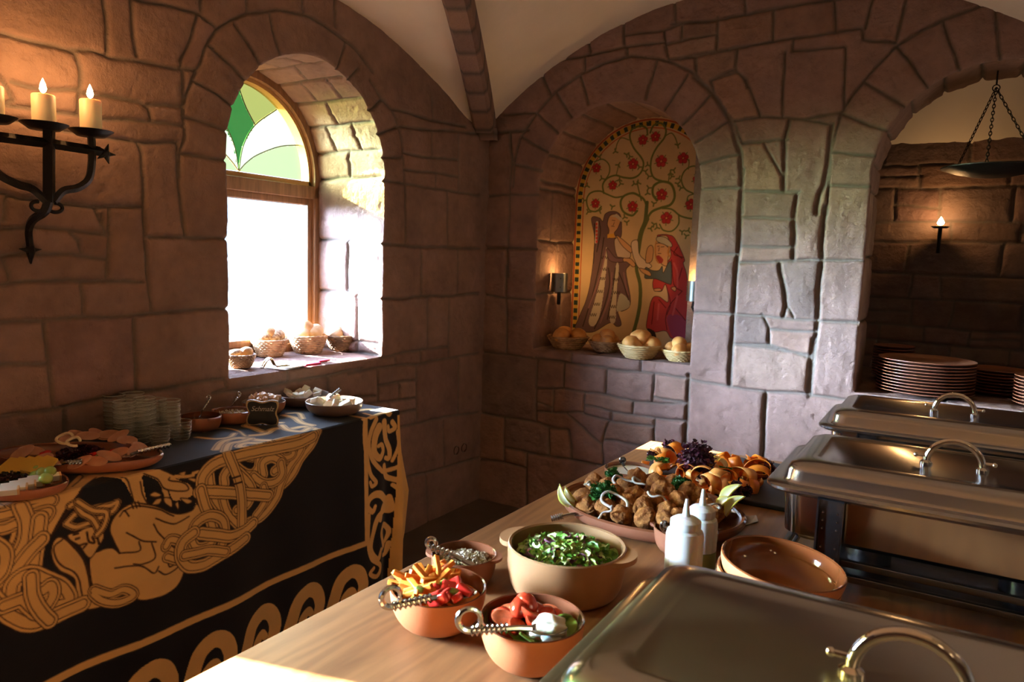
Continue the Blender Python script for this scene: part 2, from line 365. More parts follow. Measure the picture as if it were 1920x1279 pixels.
LW += D_([(440, 0), (445, 225)], [(715, 0), (715, 210)], [(135, 245), (450, 225), (870, 205)], [(490, 225), (490, 610)], [(650, 215), (650, 690)], [(130, 690), (240, 665), (450, 625), (650, 600)], [(245, 665), (250, 740)], [(440, 630), (440, 725)], [(-100, 805), (0, 785), (200, 750), (400, 735), (650, 690), (870, 645)],
 [(115, 770), (120, 1020)], [(405, 735), (408, 1175)], [(120, 890), (400, 850)], [(275, 875), (280, 1000)], [(-60, 980), (100, 970)], [(-60, 1060), (120, 1020), (400, 985)], [(720, 690), (720, 1110)], [(200, 1010), (205, 1120)], [(100, 1130), (215, 1110), (400, 1070)], [(150, 1240), (260, 1210), (420, 1170), (640, 1125), (870, 1095)])
LW += E_([(610, 360), (615, 690)], [(250, 800), (370, 770), (480, 750), (870, 635)], [(480, 750), (500, 1100)])
BW = C_([(1190, 205), (1350, 200), (1530, 190)], [(1420, 200), (1430, 420), (1415, 650)], [(1190, 665), (1640, 655), (1700, 650)], [(1415, 660), (1410, 1065)], [(1180, 1065), (1660, 1065)], [(1400, 1070), (1410, 1279)], [(1445, 435), (1670, 490)])
BW += F_([(165, 1400), (170, 1240), (220, 1030), (340, 850), (490, 690), (670, 555), (840, 470), (1050, 415), (1250, 440), (1380, 480), (1530, 550), (1650, 690), (1780, 890)],
 [(170, 1235), (380, 1275)], [(225, 1030), (425, 1140)], [(340, 850), (500, 995)], [(490, 690), (605, 870)], [(670, 570), (725, 780)], [(1245, 460), (1160, 740)], [(1470, 560), (1310, 820)], [(1650, 700), (1440, 930)], [(1790, 910), (1530, 1065)], [(1850, 1155), (1570, 1225)],
 [(400, 470), (500, 450), (700, 420), (1010, 350), (1290, 315)], [(725, 280), (740, 410)], [(700, 420), (700, 530)], [(990, 150), (1000, 350)], [(1015, 350), (1020, 410)], [(1290, 220), (1300, 320), (1330, 450)], [(1000, 265), (1280, 225), (1430, 180), (1700, 140), (1910, 100)], [(1370, 0), (1385, 190)], [(1435, 190), (1425, 300)], [(1310, 335), (1500, 290), (1690, 250)], [(1700, 140), (1695, 390)], [(1330, 450), (1530, 425), (1820, 365), (1918, 350)],
 [(1530, 430), (1535, 550)], [(1830, 370), (1830, 510), (1780, 530), (1650, 590)], [(1650, 590), (1670, 690)], [(1830, 520), (1900, 590), (1918, 660)], [(1790, 905), (1918, 890)], [(380, 560), (400, 610), (450, 720)], [(100, 860), (300, 850), (340, 850)], [(-80, 1000), (280, 980)], [(145, 1000), (160, 1240)])
BW += D_([(1075, 0), (1075, 655)], [(860, 205), (1080, 235), (1320, 250)], [(860, 645), (1080, 660), (1300, 690), (1310, 700)], [(1300, 690), (1295, 1165)], [(860, 1090), (1050, 1125), (1290, 1170)])
BW += G_([(65, 90), (270, 125), (470, 155), (650, 175), (935, 210)], [(272, 70), (272, 125)], [(665, 110), (665, 175)], [(232, 120), (228, 268)], [(470, 155), (465, 300)], [(740, 185), (730, 345)], [(75, 265), (230, 268), (350, 290), (480, 305), (620, 335), (730, 345), (915, 350)], [(730, 310), (915, 345)], [(170, 270), (165, 370)], [(80, 350), (165, 375), (165, 400)],
 [(75, 400), (340, 405), (350, 290)], [(350, 360), (500, 395), (740, 430), (910, 450)], [(620, 335), (620, 405)], [(340, 410), (470, 445)], [(500, 395), (500, 440)], [(470, 445), (735, 480)], [(740, 430), (735, 600)], [(240, 405), (350, 500), (445, 580), (480, 445)], [(460, 555), (720, 595)], [(445, 580), (450, 700)], [(75, 455), (150, 490), (250, 500), (275, 600), (270, 660)], [(145, 490), (145, 640)], [(0, 625), (140, 645), (290, 670), (440, 700), (700, 740)],
 [(935, 215), (1150, 250), (1350, 280), (1600, 300), (1850, 330)], [(1170, 15), (1400, 40), (1600, 75)], [(1390, -40), (1390, 30)])
BWS = G_([(930, 190), (925, 400), (905, 620), (900, 760)], [(1365, 285), (1350, 700), (1345, 900)], [(1175, -10), (1160, 245)], [(1630, -10), (1605, 300)])
BW += E_([(1055, 335), (1055, 665)], [(860, 290), (1060, 335), (1290, 370), (1390, 400), (1540, 430), (1570, 650)], [(1390, 400), (1390, 610)], [(1060, 555), (1220, 590), (1390, 615), (1570, 650), (1800, 700)], [(1225, 595), (1225, 1000)], [(860, 640), (1050, 665), (1220, 710)])
BW += H_([(220, 82), (395, 78)], [(215, 370), (385, 372)], [(200, 630), (370, 640), (740, 665), (920, 680)], [(400, 90), (650, 100)], [(650, 110), (635, 210), (630, 400)], [(395, 210), (630, 215)], [(390, 340), (620, 340)], [(380, 410), (620, 400), (760, 395), (970, 400)], [(780, 65), (985, 65)],
 [(600, 590), (635, 650)], [(495, 640), (525, 700), (525, 770)], [(360, 770), (530, 775), (710, 830)], [(530, 705), (720, 715)])
BWS += H_([(405, -10), (385, 400), (345, 955)], [(775, 160), (755, 400), (740, 640), (705, 1000)], [(570, 415), (600, 600), (590, 645)], [(650, 100), (635, 210), (630, 400)])
BW += I_([(845, 1164), (860, 840), (925, 610), (1045, 440), (1220, 250), (1470, 110), (1700, 20), (1950, 0)], [(860, 835), (1120, 855)], [(925, 620), (1170, 715)], [(1050, 445), (1265, 580)], [(1220, 250), (1410, 495)], [(1470, 110), (1580, 410)], [(1760, 10), (1790, 360)], [(840, 1010), (1100, 1015)],
 [(945, 255), (940, 600)], [(0, 325), (250, 275), (600, 220), (1030, 150)], [(1030, 150), (1040, 210), (1215, 235)], [(1110, -50), (1050, 150)], [(1290, -50), (1215, 230)], [(880, -60), (890, 175)], [(555, 45), (550, 220)], [(250, 90), (240, 270)], [(0, 130), (250, 105), (550, 45), (880, 0), (1100, -40)], [(390, -60), (400, 70)], [(130, 310), (130, 400)],
 [(655, 220), (650, 280)], [(350, 270), (345, 390), (220, 430)], [(350, 390), (400, 430), (480, 640)], [(610, 290), (600, 640)], [(650, 280), (940, 250)], [(340, 660), (480, 640), (620, 640), (720, 650), (920, 610)], [(720, 650), (870, 680)], [(340, 670), (380, 780), (630, 760)], [(495, 780), (590, 950)], [(390, 1040), (700, 1045)])
BWS += I_([(120, 410), (215, 500), (320, 660), (370, 840), (380, 1164)], [(640, 650), (610, 760), (605, 1040)], [(870, 680), (830, 1000), (800, 1060), (790, 1164)])
def toL(Ls): return [[tuple(on(x, y, 0, 0)[[1, 2]]) for x, y in l] for l in Ls]
def toB(Ls): return [[tuple(on(x, y, 1, 0)[[0, 2]]) for x, y in l] for l in Ls]
W1 = (-1.213, .40, .858, 1.635); W2 = (-3.345, .40, .858, 1.635)          # centre y, radius, sill, springing
mL = Masonry(toL(LW), seed=1, amp=.75); mR = Masonry(rubble(-6.2, -2.4, 0, 2.7, 5), seed=2)
fL = lambda U, V, H: (H, U, V)
o = wall('wall_left', fL, -2.75, 0.012, -.02, 2.62, .0052, mL, [arch_sdf(*W1)], 1); tag(o, kind='structure')
wl = o
o = wall('wall_left.001', fL, -5.7, -2.75, -.02, 2.7, .02, mR, [arch_sdf(*W2)], 2); tag(o, kind='structure')
finL = lambda U, V, T: (-T, U, V)
reveal('window_reveal', fL, finL, mL, *W1, .44, 1, wl, joints_window); reveal('window_reveal', fL, finL, mR, *W2, .44, 2, o, joints_window)
N1 = (.715, .4125, .848, 1.642); N2 = (2.226, .412, .806, 1.672)
mB = Masonry(toB(BW), toB(BWS), seed=4, amp=1.55)
fB = lambda U, V, H: (U, -H, V)
wb = wall('wall_back', fB, -.012, 2.75, -.02, 2.62, .0052, mB, [arch_sdf(*N1), arch_sdf(*N2)], 4); tag(wb, kind='structure')
mB2 = Masonry(rubble(2.75, 5.4, 0, 2.7, 9), seed=6)
o = wall('wall_back.001', fB, 2.75, 5.2, -.02, 2.7, .02, mB2, [], 6); tag(o, kind='structure')
finB = lambda U, V, T: (U, T, V)
def joints_niche(hj, arc, r):
    L = []; tot = 2 * hj + arc
    for z in (.285, .555, .82): L += [[(z, 0), (z, .5)], [(tot - z, 0), (tot - z, .5)]]
    L += [[(.285, .23), (.555, .23)], [(.0, .3), (.285, .3)], [(.555, .15), (.82, .15)]]
    for k in range(10): s = hj + (k + .5) * arc / 10; L.append([(s, 0), (s, .5)])
    for q in (.28, .62): L.append([(tot + q * .825, 0), (tot + q * .825, .5)])
    return L
reveal('niche_reveal', fB, finB, mB, *N1, .42, 7, wb, joints_niche); reveal('arch_reveal', fB, finB, mB, *N2, .30, 8, wb, joints_niche)
# --- the serving room beyond the right arch
mA = Masonry(rubble(.9, 3.7, .5, 2.05, 21, .07, .17, .14, .40), seed=12, amp=1.5)
o = wall('wall_alcove', lambda U, V, H: (U, .95 - H, V), .9, 3.7, .0, 1.95, .008, mA, [], 12); tag(o, kind='structure')
mb = MB(); mb.add(box(1.55, 3.4, .30, .96, .0, .808)); o = mb.build('wall_counter', m_stone, None, False); ca = o.data.color_attributes.new('Col', 'FLOAT_COLOR', 'POINT'); ca.data.foreach_set('color', [.2, .15, .12, 1] * len(o.data.vertices)); tag(o, kind='structure')
for nm, b in (('wall_alcove_left', box(1.0, 1.06, .31, .96, .0, 2.6)), ('wall_alcove_right', box(3.4, 3.46, .31, .96, 0, 2.6))):
    mb = MB(); mb.add(b); o = mb.build(nm, m_stone, None, False); ca = o.data.color_attributes.new('Col', 'FLOAT_COLOR', 'POINT'); ca.data.foreach_set('color', [.26, .2, .17, 1] * len(o.data.vertices)); tag(o, kind='structure')
prof = [(.96, 1.93), (.8, 2.12), (.6, 2.26), (.4, 2.33), (.3, 2.34)]
v = []; f = []
for k, (y, z) in enumerate(prof): v += [(1.0, y, z), (3.46, y, z)]
for k in range(len(prof) - 1): f.append((2 * k, 2 * k + 1, 2 * k + 3, 2 * k + 2))
mb = MB(); mb.v = v + [(p[0], p[1], p[2] + .05) for p in v]; n = len(v); mb.f = f + [tuple(i + n for i in q)[::-1] for q in f]; tag(mb.build('ceiling_alcove', m_plaster), kind='structure')
# --- remaining walls, floor, vault
for nm, fr, u0, u1, sd in (('wall_right', lambda U, V, H: (5.12 - H, U, V), -5.7, .01, 31), ('wall_front', lambda U, V, H: (U, -5.7 + H, V), -.01, 5.13, 33)):
    mm_ = Masonry(rubble(u0, u1, 0, 2.7, sd), seed=sd); tag(wall(nm, fr, u0, u1, -.02, 2.7, .03, mm_, [], sd), kind='structure')
mb = MB(); mb.add(box(-.01, 5.13, -5.72, .02, -.08, 0)); tag(mb.build('floor', m_floor, None, False), kind='structure')
def archX(x):
    k = np.mod(x, 2.56) - 1.28; return .619 + np.sqrt(1.8687 ** 2 - k * k)
def archY(y):
    k = np.mod(-y, 2.86) - 1.43; return -.161 + np.sqrt(2.4574 ** 2 - k * k) + .10 * np.clip(1 - (1.43 - abs(k)) / .35, 0, 1) ** 2
def vault_z(x, y):
    a = np.mod(x, 2.56); a = np.minimum(a, 2.56 - a); b = np.mod(-y, 2.86); b = np.minimum(b, 2.86 - b)
    g = np.maximum((b - .04) / 2.0, .001); t = np.clip(a / g, 0, 1)
    return np.where(a < g, archY(y) * (1 - t) + archX(g) * t, archX(a))
xs = np.linspace(-.02, 5.14, 230); ys = np.linspace(-5.72, .02, 250); X, Y = np.meshgrid(xs, ys)
Z = vault_z(np.clip(X, 0, 5.119), np.clip(Y, -5.719, -1e-6)) + .012 * fbm(X, Y, 3, 77, 3)
idx = np.arange(X.size).reshape(X.shape); Fq = np.stack([idx[:-1, :-1], idx[1:, :-1], idx[1:, 1:], idx[:-1, 1:]], -1).reshape(-1, 4)
tag(npmesh('ceiling', np.stack([X, Y, Z], -1).reshape(-1, 3), Fq, m_plaster), kind='structure')
# stone rib along the groin, springing from the room's corner
def rib(x0, y0, sx, sy, name):
    path = []
    for k in range(60):
        y = .06 + k / 59 * 1.37; x = (y - .04) / 2.0; path.append((x, y, float(archX(np.array(x)))))
    path = [(.0, .01, 1.90), (.008, .03, 1.93), (.014, .04, 1.95)] + path
    P = [Vector((x0 + sx * a, y0 - sy * b, c)) for a, b, c in path]
    v = []; f = []; cl = []; w = .052; d = .075
    for i, p in enumerate(P):
        t = (P[min(i + 1, len(P) - 1)] - P[max(i - 1, 0)]).normalized()
        side = Vector((sx * .45, -sy * .89, 0)).cross(Vector((0, 0, 1))).normalized(); side = (side - t * side.dot(t)).normalized(); nn = side.cross(t).normalized()
        if nn.z > 0: nn = -nn
        if i < 3: nn = Vector((sx * .5, -sy * .87, 0)).normalized()
        for a, b in ((-w, .05), (-w, -d * .75), (-w * .7, -d), (w * .7, -d), (w, -d * .75), (w, .05)): v.append(p + side * a + nn * (-b))
    for i in range(len(P) - 1):
        for k in range(5): f.append((6 * i + k, 6 * i + k + 1, 6 * i + 7 + k, 6 * i + 6 + k))
    mb = MB(); mb.v = [tuple(q) for q in v]; mb.f = f; o = mb.build(name, m_stone, None, True)
    acc = 0; cols = []; nx = 0; cc = STONES[0]
    for i, p in enumerate(P):
        if i: acc += (P[i] - P[i - 1]).length
        if acc > nx: cc = STONES[random.randrange(8)] * random.uniform(.8, 1.0); nx += .16; c_ = MORTAR * .5
        else: c_ = cc
        cols += [tuple(c_) + (1,)] * 6
    ca = o.data.color_attributes.new('Col', 'FLOAT_COLOR', 'POINT'); ca.data.foreach_set('color', np.array(cols, np.float32).ravel()); tag(o, kind='structure'); return o
rib(0, 0, 1, 1, 'trim_rib')
# outer faces of the walls and the roof, so that no daylight creeps in through the masonry
fO = lambda U, V, H: (-.462 + H * 0, U, V)
mO = Masonry([], seed=50)
tag(wall('wall_left_outer', fO, -5.75, 1.1, -.05, 2.8, .02, mO, [arch_sdf(W1[0], W1[1], W1[2] - .012, W1[3]), arch_sdf(W2[0], W2[1], W2[2] - .012, W2[3])], 50), kind='structure')
def plain(name, *b):
    mb = MB(); mb.add(box(*b)); o = mb.build(name, m_stone, None, False); ca = o.data.color_attributes.new('Col', 'FLOAT_COLOR', 'POINT'); ca.data.foreach_set('color', [.26, .2, .17, 1] * len(o.data.vertices)); return tag(o, kind='structure')
plain('wall_roof', -.46, 5.3, -5.8, 1.1, 2.75, 2.8); plain('wall_back_outer', -.46, 5.3, 1.02, 1.08, -.05, 2.76); plain('wall_right_outer', 5.2, 5.26, -5.8, 1.05, -.05, 2.76); plain('wall_front_outer', -.46, 5.26, -5.82, -5.76, -.05, 2.76)
# --- windows
m_wood_frame = mat('window_oak', (.20, .10, .045), rough=.5, noise=.35, nscale=14, bump=.3, bscale=40, stretch=(6, 6, .6))
m_lead = mat('lead_came', (.10, .10, .09), rough=.5, metal=.6)
g_clear = clear_mat('glass_clear', (.97, .98, .99)); g_y1 = clear_mat('glass_straw', (.75, .73, .36)); g_y2 = clear_mat('glass_amber', (.32, .28, .06), gloss=.02); g_w = clear_mat('glass_cream', (.50, .50, .20), gloss=.02); g_g = clear_mat('glass_green', (.035, .13, .022), gloss=.02)
def window(name, c, r, v0, sp):
    x1 = -.385; x0 = -.46; root = empty(name, (0, 0, 0)); tag(root, kind='structure')
    R = r + .01; mb = MB()
    def ring(Ro, Ri, xa, xb, z0):
        rr = []; outer = [(c - Ro, z0)] + [(c + Ro * math.cos(a), sp + Ro * math.sin(a)) for a in np.linspace(math.pi, 0, 40)] + [(c + Ro, z0)]
        inner = [(c - Ri, z0)] + [(c + Ri * math.cos(a), sp + Ri * math.sin(a)) for a in np.linspace(math.pi, 0, 40)] + [(c + Ri, z0)]
        n = len(outer); v = [(xa, y, z) for y, z in outer] + [(xa, y, z) for y, z in inner] + [(xb, y, z) for y, z in outer] + [(xb, y, z) for y, z in inner]; f = []
        for i in range(n - 1):
            f += [(i, i + 1, n + i + 1, n + i), (2 * n + i, 3 * n + i, 3 * n + i + 1, 2 * n + i + 1), (n + i, n + i + 1, 3 * n + i + 1, 3 * n + i), (i, 2 * n + i, 2 * n + i + 1, i + 1)]
        return v, f
    mb.add(ring(R, r - .028, x0, x1, v0 - .01)); mb.add(box(x0, x1, c - R, c + R, 1.545, 1.60, .004)); mb.add(box(x0, x1, c - R, c + R, v0 - .01, v0 + .04, .004))
    fr = mb.build('window_frame', m_wood_frame, root)
    mb = MB(); mb.add(ring(r - .024, r - .045, x0 + .005, x1 - .022, 1.605)); mb.add(box(x0 + .005, x1 - .022, c - r + .03, c + r - .03, 1.6, 1.622, .003)); mb.build('fanlight_sash', mat('sash_ochre', (.42, .24, .09), rough=.45, noise=.2, nscale=12), root)
    mb = MB(); a, b = c - r + .024, c + r - .024; z0, z1 = v0 + .04, 1.547; w = .03
    for q in (box(x0 + .005, x1 - .018, a, a + w, z0, z1, .004), box(x0 + .005, x1 - .018, b - w, b, z0, z1, .004), box(x0 + .005, x1 - .018, a + w, b - w, z1 - w, z1, .004), box(x0 + .005, x1 - .018, a + w, b - w, z0, z0 + w, .004)): mb.add(q)
    sash = mb.build('sash', m_wood_frame, root)
    mb = MB(); ya, yb, za, zb = a + w, b - w, z0 + w, z1 - w; mb.add(box(-.447, -.443, ya, yb, za, zb)); mb.build('pane', g_clear, sash, False)
    mb = MB(); k = ya - 2
    while k < yb + 1:                          # diamond lead lattice
        for sgn in (1,):
            p = []
            for t in np.linspace(0, 1, 41):
                y = k + sgn * t * .36; z = zb - t * (zb - za)
                if ya <= y <= yb: p.append((-.441, y, z))
            if len(p) > 1: mb.add(tube([p[0], p[-1]], .0011, 5))
        k += .13
    mb.build('lattice', mat('lattice_came', (.45, .46, .5), rough=.5, metal=.3), sash)
    # fanlight of stained glass: petals meeting at the bottom centre
    Ri = r - .042; zf = 1.628; sp2 = sp
    def inside(y, z): return z > zf and math.hypot(y - c, z - sp2) < Ri
    ny = 96; ys_ = np.linspace(c - Ri, c + Ri, ny); zs_ = np.linspace(zf, sp2 + Ri, ny // 2 + 6)
    tip = np.array([c, zf]); cell = {'w': [], 'y1': [], 'y2': [], 'g': []}
    q = Ri
    # came curves given as (y, z) offsets from the tip, mirrored left and right
    c1 = [(0, 0), (.02, .12 * q / .35), (.07 * q / .35, .21 * q / .35), (.10 * q / .35, .24 * q / .35)]
    curves = []
    for s in (-1, 1):
        curves.append([(0, 0), (s * .04, .04), (s * .10, .081), (s * .22, .132), (s * .345, .156)])     # lower petal
        curves.append([(0, 0), (s * .024, .107), (s * .085, .20), (s * .20, .285)])             # upper petal
        curves.append([(s * .085, .20), (s * .035, .27), (0, .345)])                                       # top of the lozenge
    lead = MB()
    for cv in curves:
        P = [(-.440, tip[0] + float(p[0]), tip[1] + float(p[1])) for p in crom(cv, 8)]; lead.add(tube(P, .0026, 6))
    lead.add(ico(1), TR((-.44, tip[0], tip[1] + .004), sc=.008))
    def zone(y, z):
        dy = abs(y - c); dz = z - zf; s_ = 1
        l1 = np.interp(dy, [0, .04, .10, .22, .345], [0, .04, .081, .132, .156])
        if dz < l1 and dy > .0: return 'y1'
        e = np.interp(dz, [0, .107, .20, .285, .36], [0, .024, .085, .20, .32])
        if dy > e: return 'w'
        return 'g' if dy < np.interp(dz, [0, .20, .27, .345], [9, .085, .035, 0]) else 'y2'
    verts = [(-.443, y, z) for z in zs_ for y in ys_]; nn = len(ys_)
    for j in range(len(zs_) - 1):
        for i in range(nn - 1):
            ym = (ys_[i] + ys_[i + 1]) / 2; zm = (zs_[j] + zs_[j + 1]) / 2
            if inside(ym, zm) or (zm > zf and math.hypot(ym - c, zm - sp2) < Ri + .012): cell[zone(ym, zm)].append((j * nn + i, j * nn + i + 1, (j + 1) * nn + i + 1, (j + 1) * nn + i))
    fan = empty('fanlight', (0, 0, 0)); fan.parent = root
    for key, g in (('y1', g_w), ('w', g_y1), ('y2', g_y2), ('g', g_g)):
        used = sorted({i for q in cell[key] for i in q}); mp = {a: b for b, a in enumerate(used)}; mb = MB(); mb.v = [verts[i] for i in used]; mb.f = [tuple(mp[i] for i in q) for q in cell[key]]; mb.build('stained_glass', g, fan, False)
    lead.build('lead_came', m_lead, fan)
    return root
window('window_1', *W1); window('window_2', *W2)
# ================================================================ LIGHT
SKY = 3.2; FILL_LAMP = .9  # strengths of the sky and of the added fill lanterns
sun = bpy.data.lights.new('sun', 'SUN'); so = bpy.data.objects.new('sun', sun); COL.objects.link(so); sun.energy = 280; sun.angle = math.radians(.55); sun.color = (1, .93, .82)
so.rotation_euler = Vector((1, .25, -.40)).to_track_quat('-Z', 'Y').to_euler()
w = bpy.data.worlds.new('sky'); SC.world = w; w.use_nodes = True; N = w.node_tree.nodes; L = w.node_tree.links; bg = N['Background']
tc = N.new('ShaderNodeTexCoord'); sp_ = N.new('ShaderNodeSeparateXYZ'); L.new(tc.outputs['Generated'], sp_.inputs[0])
cr = N.new('ShaderNodeValToRGB'); mr = N.new('ShaderNodeMapRange'); mr.inputs[1].default_value = -1; mr.inputs[2].default_value = 1; L.new(sp_.outputs[2], mr.inputs[0]); L.new(mr.outputs[0], cr.inputs[0])
el = cr.color_ramp.elements; el[0].position = 0; el[0].color = (.10, .11, .10, 1); el[1].position = 1; el[1].color = (.16, .22, .34, 1)
for p, c in ((.40, (.55, .58, .60, 1)), (.45, (.85, .9, .95, 1)), (.50, (.50, .72, 1.0, 1)), (.56, (.52, .73, 1.0, 1)), (.64, (.62, .72, .9, 1)), (.75, (.28, .36, .52, 1))):
    e = el.new(p); e.color = c
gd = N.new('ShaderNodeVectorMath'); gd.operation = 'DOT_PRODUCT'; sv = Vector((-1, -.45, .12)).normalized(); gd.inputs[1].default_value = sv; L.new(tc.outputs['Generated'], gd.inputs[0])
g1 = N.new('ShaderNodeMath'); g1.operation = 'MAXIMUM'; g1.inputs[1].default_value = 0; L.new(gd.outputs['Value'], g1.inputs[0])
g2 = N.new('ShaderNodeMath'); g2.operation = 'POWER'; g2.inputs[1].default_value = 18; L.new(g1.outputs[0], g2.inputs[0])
g3 = N.new('ShaderNodeMath'); g3.operation = 'MULTIPLY_ADD'; g3.inputs[1].default_value = 900.0; g3.inputs[2].default_value = SKY; mk = N.new('ShaderNodeMapRange'); mk.interpolation_type = 'SMOOTHSTEP'; mk.inputs[1].default_value = -.05; mk.inputs[2].default_value = .03; L.new(sp_.outputs[2], mk.inputs[0]); gm_ = N.new('ShaderNodeMath'); gm_.operation = 'MULTIPLY'; L.new(g2.outputs[0], gm_.inputs[0]); L.new(mk.outputs[0], gm_.inputs[1]); L.new(gm_.outputs[0], g3.inputs[0])   # low sky glow added near the sun, aimed through the window at the pillar
hs_ = N.new('ShaderNodeMapRange'); hs_.interpolation_type = 'SMOOTHSTEP'; hs_.inputs[1].default_value = .24; hs_.inputs[2].default_value = .48; hs_.inputs[4].default_value = 55.0; L.new(sp_.outputs[2], hs_.inputs[0])     # bright high sky
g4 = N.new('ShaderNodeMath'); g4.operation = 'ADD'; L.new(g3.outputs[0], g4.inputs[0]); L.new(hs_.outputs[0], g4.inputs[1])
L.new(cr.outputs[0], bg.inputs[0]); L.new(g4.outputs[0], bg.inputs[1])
for W_ in (W1, W2):                               # sampling portals in the window openings
    a = bpy.data.lights.new('daylight_portal', 'AREA'); a.shape = 'RECTANGLE'; a.size = 1.2; a.size_y = .8; a.cycles.is_portal = True; ao = bpy.data.objects.new('daylight_portal', a); COL.objects.link(ao)
    ao.location = (-.47, W_[0], 1.45); ao.rotation_euler = (0, math.radians(-90), 0)
def point(name, loc, e, col=(1, .55, .2), r=.012):
    l = bpy.data.lights.new(name, 'POINT'); l.energy = e; l.color = col; l.shadow_soft_size = r; lo = bpy.data.objects.new(name, l); COL.objects.link(lo); lo.location = Vector([float(c) for c in loc]); return lo
SC.view_settings.view_transform = 'Standard'; SC.view_settings.look = 'None'; SC.view_settings.gamma = 1; SC.view_settings.exposure = -0.08
SC.cycles.use_denoising = True; SC.cycles.max_bounces = 10; SC.cycles.transparent_max_bounces = 24; SC.cycles.transmission_bounces = 8; SC.cycles.glossy_bounces = 5; SC.cycles.diffuse_bounces = 5
SC.cycles.sample_clamp_indirect = 6; SC.cycles.caustics_reflective = False; SC.cycles.caustics_refractive = False
# ================================================================ PAINTED SURFACES (pigment and printed cloth as vertex colours on fine grids)
class Canvas:
    def __init__(s, u0, u1, v0, v1, st, base):
        s.st = st; s.u = np.arange(u0, u1 + st, st); s.v = np.arange(v0, v1 + st, st); s.U, s.V = np.meshgrid(s.u, s.v); s.C = np.ones(s.U.shape + (3,)) * np.array(base); s.u0 = u0; s.v0 = v0
        s.Uw = s.U + .002 * fbm(s.U, s.V, 60, 301, 2); s.Vw = s.V + .002 * fbm(s.U, s.V, 60, 305, 2)
    def sl(s, lo, hi):
        i0 = max(int((lo[0] - s.u0) / s.st) - 1, 0); i1 = int((hi[0] - s.u0) / s.st) + 3; j0 = max(int((lo[1] - s.v0) / s.st) - 1, 0); j1 = int((hi[1] - s.v0) / s.st) + 3
        if i1 <= i0 or j1 <= j0: return None
        return (slice(j0, max(j1, 0)), slice(i0, max(i1, 0)))
    def put(s, sl, cov, col):
        c = s.C[sl]; c[...] = c * (1 - cov[..., None]) + np.array(col) * cov[..., None]
    def poly(s, P, col):
        P = np.array(P, float); sl = s.sl(P.min(0), P.max(0))
        if sl is None: return
        U = s.Uw[sl]; V = s.Vw[sl]
        if U.size == 0: return
        ins = np.zeros(U.shape, bool); n = len(P)
        for i in range(n):
            a = P[i]; b = P[(i + 1) % n]
            if a[1] == b[1]: continue
            c = ((a[1] > V) != (b[1] > V)) & (U < (b[0] - a[0]) * (V - a[1]) / (b[1] - a[1]) + a[0]); ins ^= c
        s.put(sl, ins.astype(float), col)
    def dist(s, P, R):
        P = np.array(P, float); sl = s.sl(P.min(0) - R, P.max(0) + R)
        if sl is None: return None, None
        U = s.Uw[sl]; V = s.Vw[sl]
        if U.size == 0: return None, None
        D = np.full(U.shape, 9.)
        for a, b in zip(P, P[1:]): D = np.minimum(D, segdist(U, V, a, b))
        return sl, D
    def stroke(s, P, w, col, sm=True, closed=False):
        if sm: P = crom(P, 6, closed)
        if closed: P = list(P) + [P[0]]
        sl, D = s.dist(P, w)
        if sl is None: return
        s.put(sl, np.clip((w / 2 - D) / s.st + .5, 0, 1), col)
    def band(s, P, w, gold, dark, sm=True):
        if sm: P = crom(P, 6)
        sl, D = s.dist(P, w)
        if sl is None: return
        for hw, c in ((w / 2 + .0028, dark), (w / 2, gold), (w * .27 + .0028, dark), (w * .27, gold)): s.put(sl, np.clip((hw - D) / s.st + .5, 0, 1), c)
# ---------------------------------------------------------------- niche fresco
YB = .42; SRF = (.57, .43, .245)
cv = Canvas(.27, 1.16, .82, 2.08, .0026, SRF)
cv.C *= (1 + .22 * fbm(cv.U, cv.V, 5, 500, 4))[..., None]
m2 = lambda x0, y0, s: (lambda *l: [tuple(on(x0 + x / s, y0 + y / s, 1, YB)[[0, 2]]) for x, y in l])
P2 = m2(1060, 200, 5.117); P3 = m2(1060, 380, 4.568)
GR = (.13, .16, .05); RD = (.42, .035, .04); OL = (.045, .03, .03)
c, r, v0, sp = N1
def inner(d): return [(c - r + d, v0)] + [(c + (r - d) * math.cos(a), sp + (r - d) * math.sin(a)) for a in np.linspace(math.pi, 0, 60)] + [(c + r - d, v0)]
cv.stroke(inner(.052), .006, (.45, .10, .03), sm=False); bp_ = inner(.030); cv.stroke(bp_, .026, (.55, .33, .05), sm=False); cv.stroke(inner(.010), .010, (.35, .08, .03), sm=False)
acc = 0
for a, b in zip(bp_, bp_[1:]):
    a = np.array(a); b = np.array(b); L_ = np.linalg.norm(b - a); k = 0
    while k < L_:
        if int((acc + k) / .0215) % 2 == 0: q = a + (b - a) * k / L_; q2 = a + (b - a) * min(k + .004, L_) / L_; nn_ = np.array([-(b - a)[1], (b - a)[0]]) / L_ * .0125; cv.poly([q - nn_, q2 - nn_, q2 + nn_, q + nn_], (.03, .05, .04))
        k += .004
    acc += L_
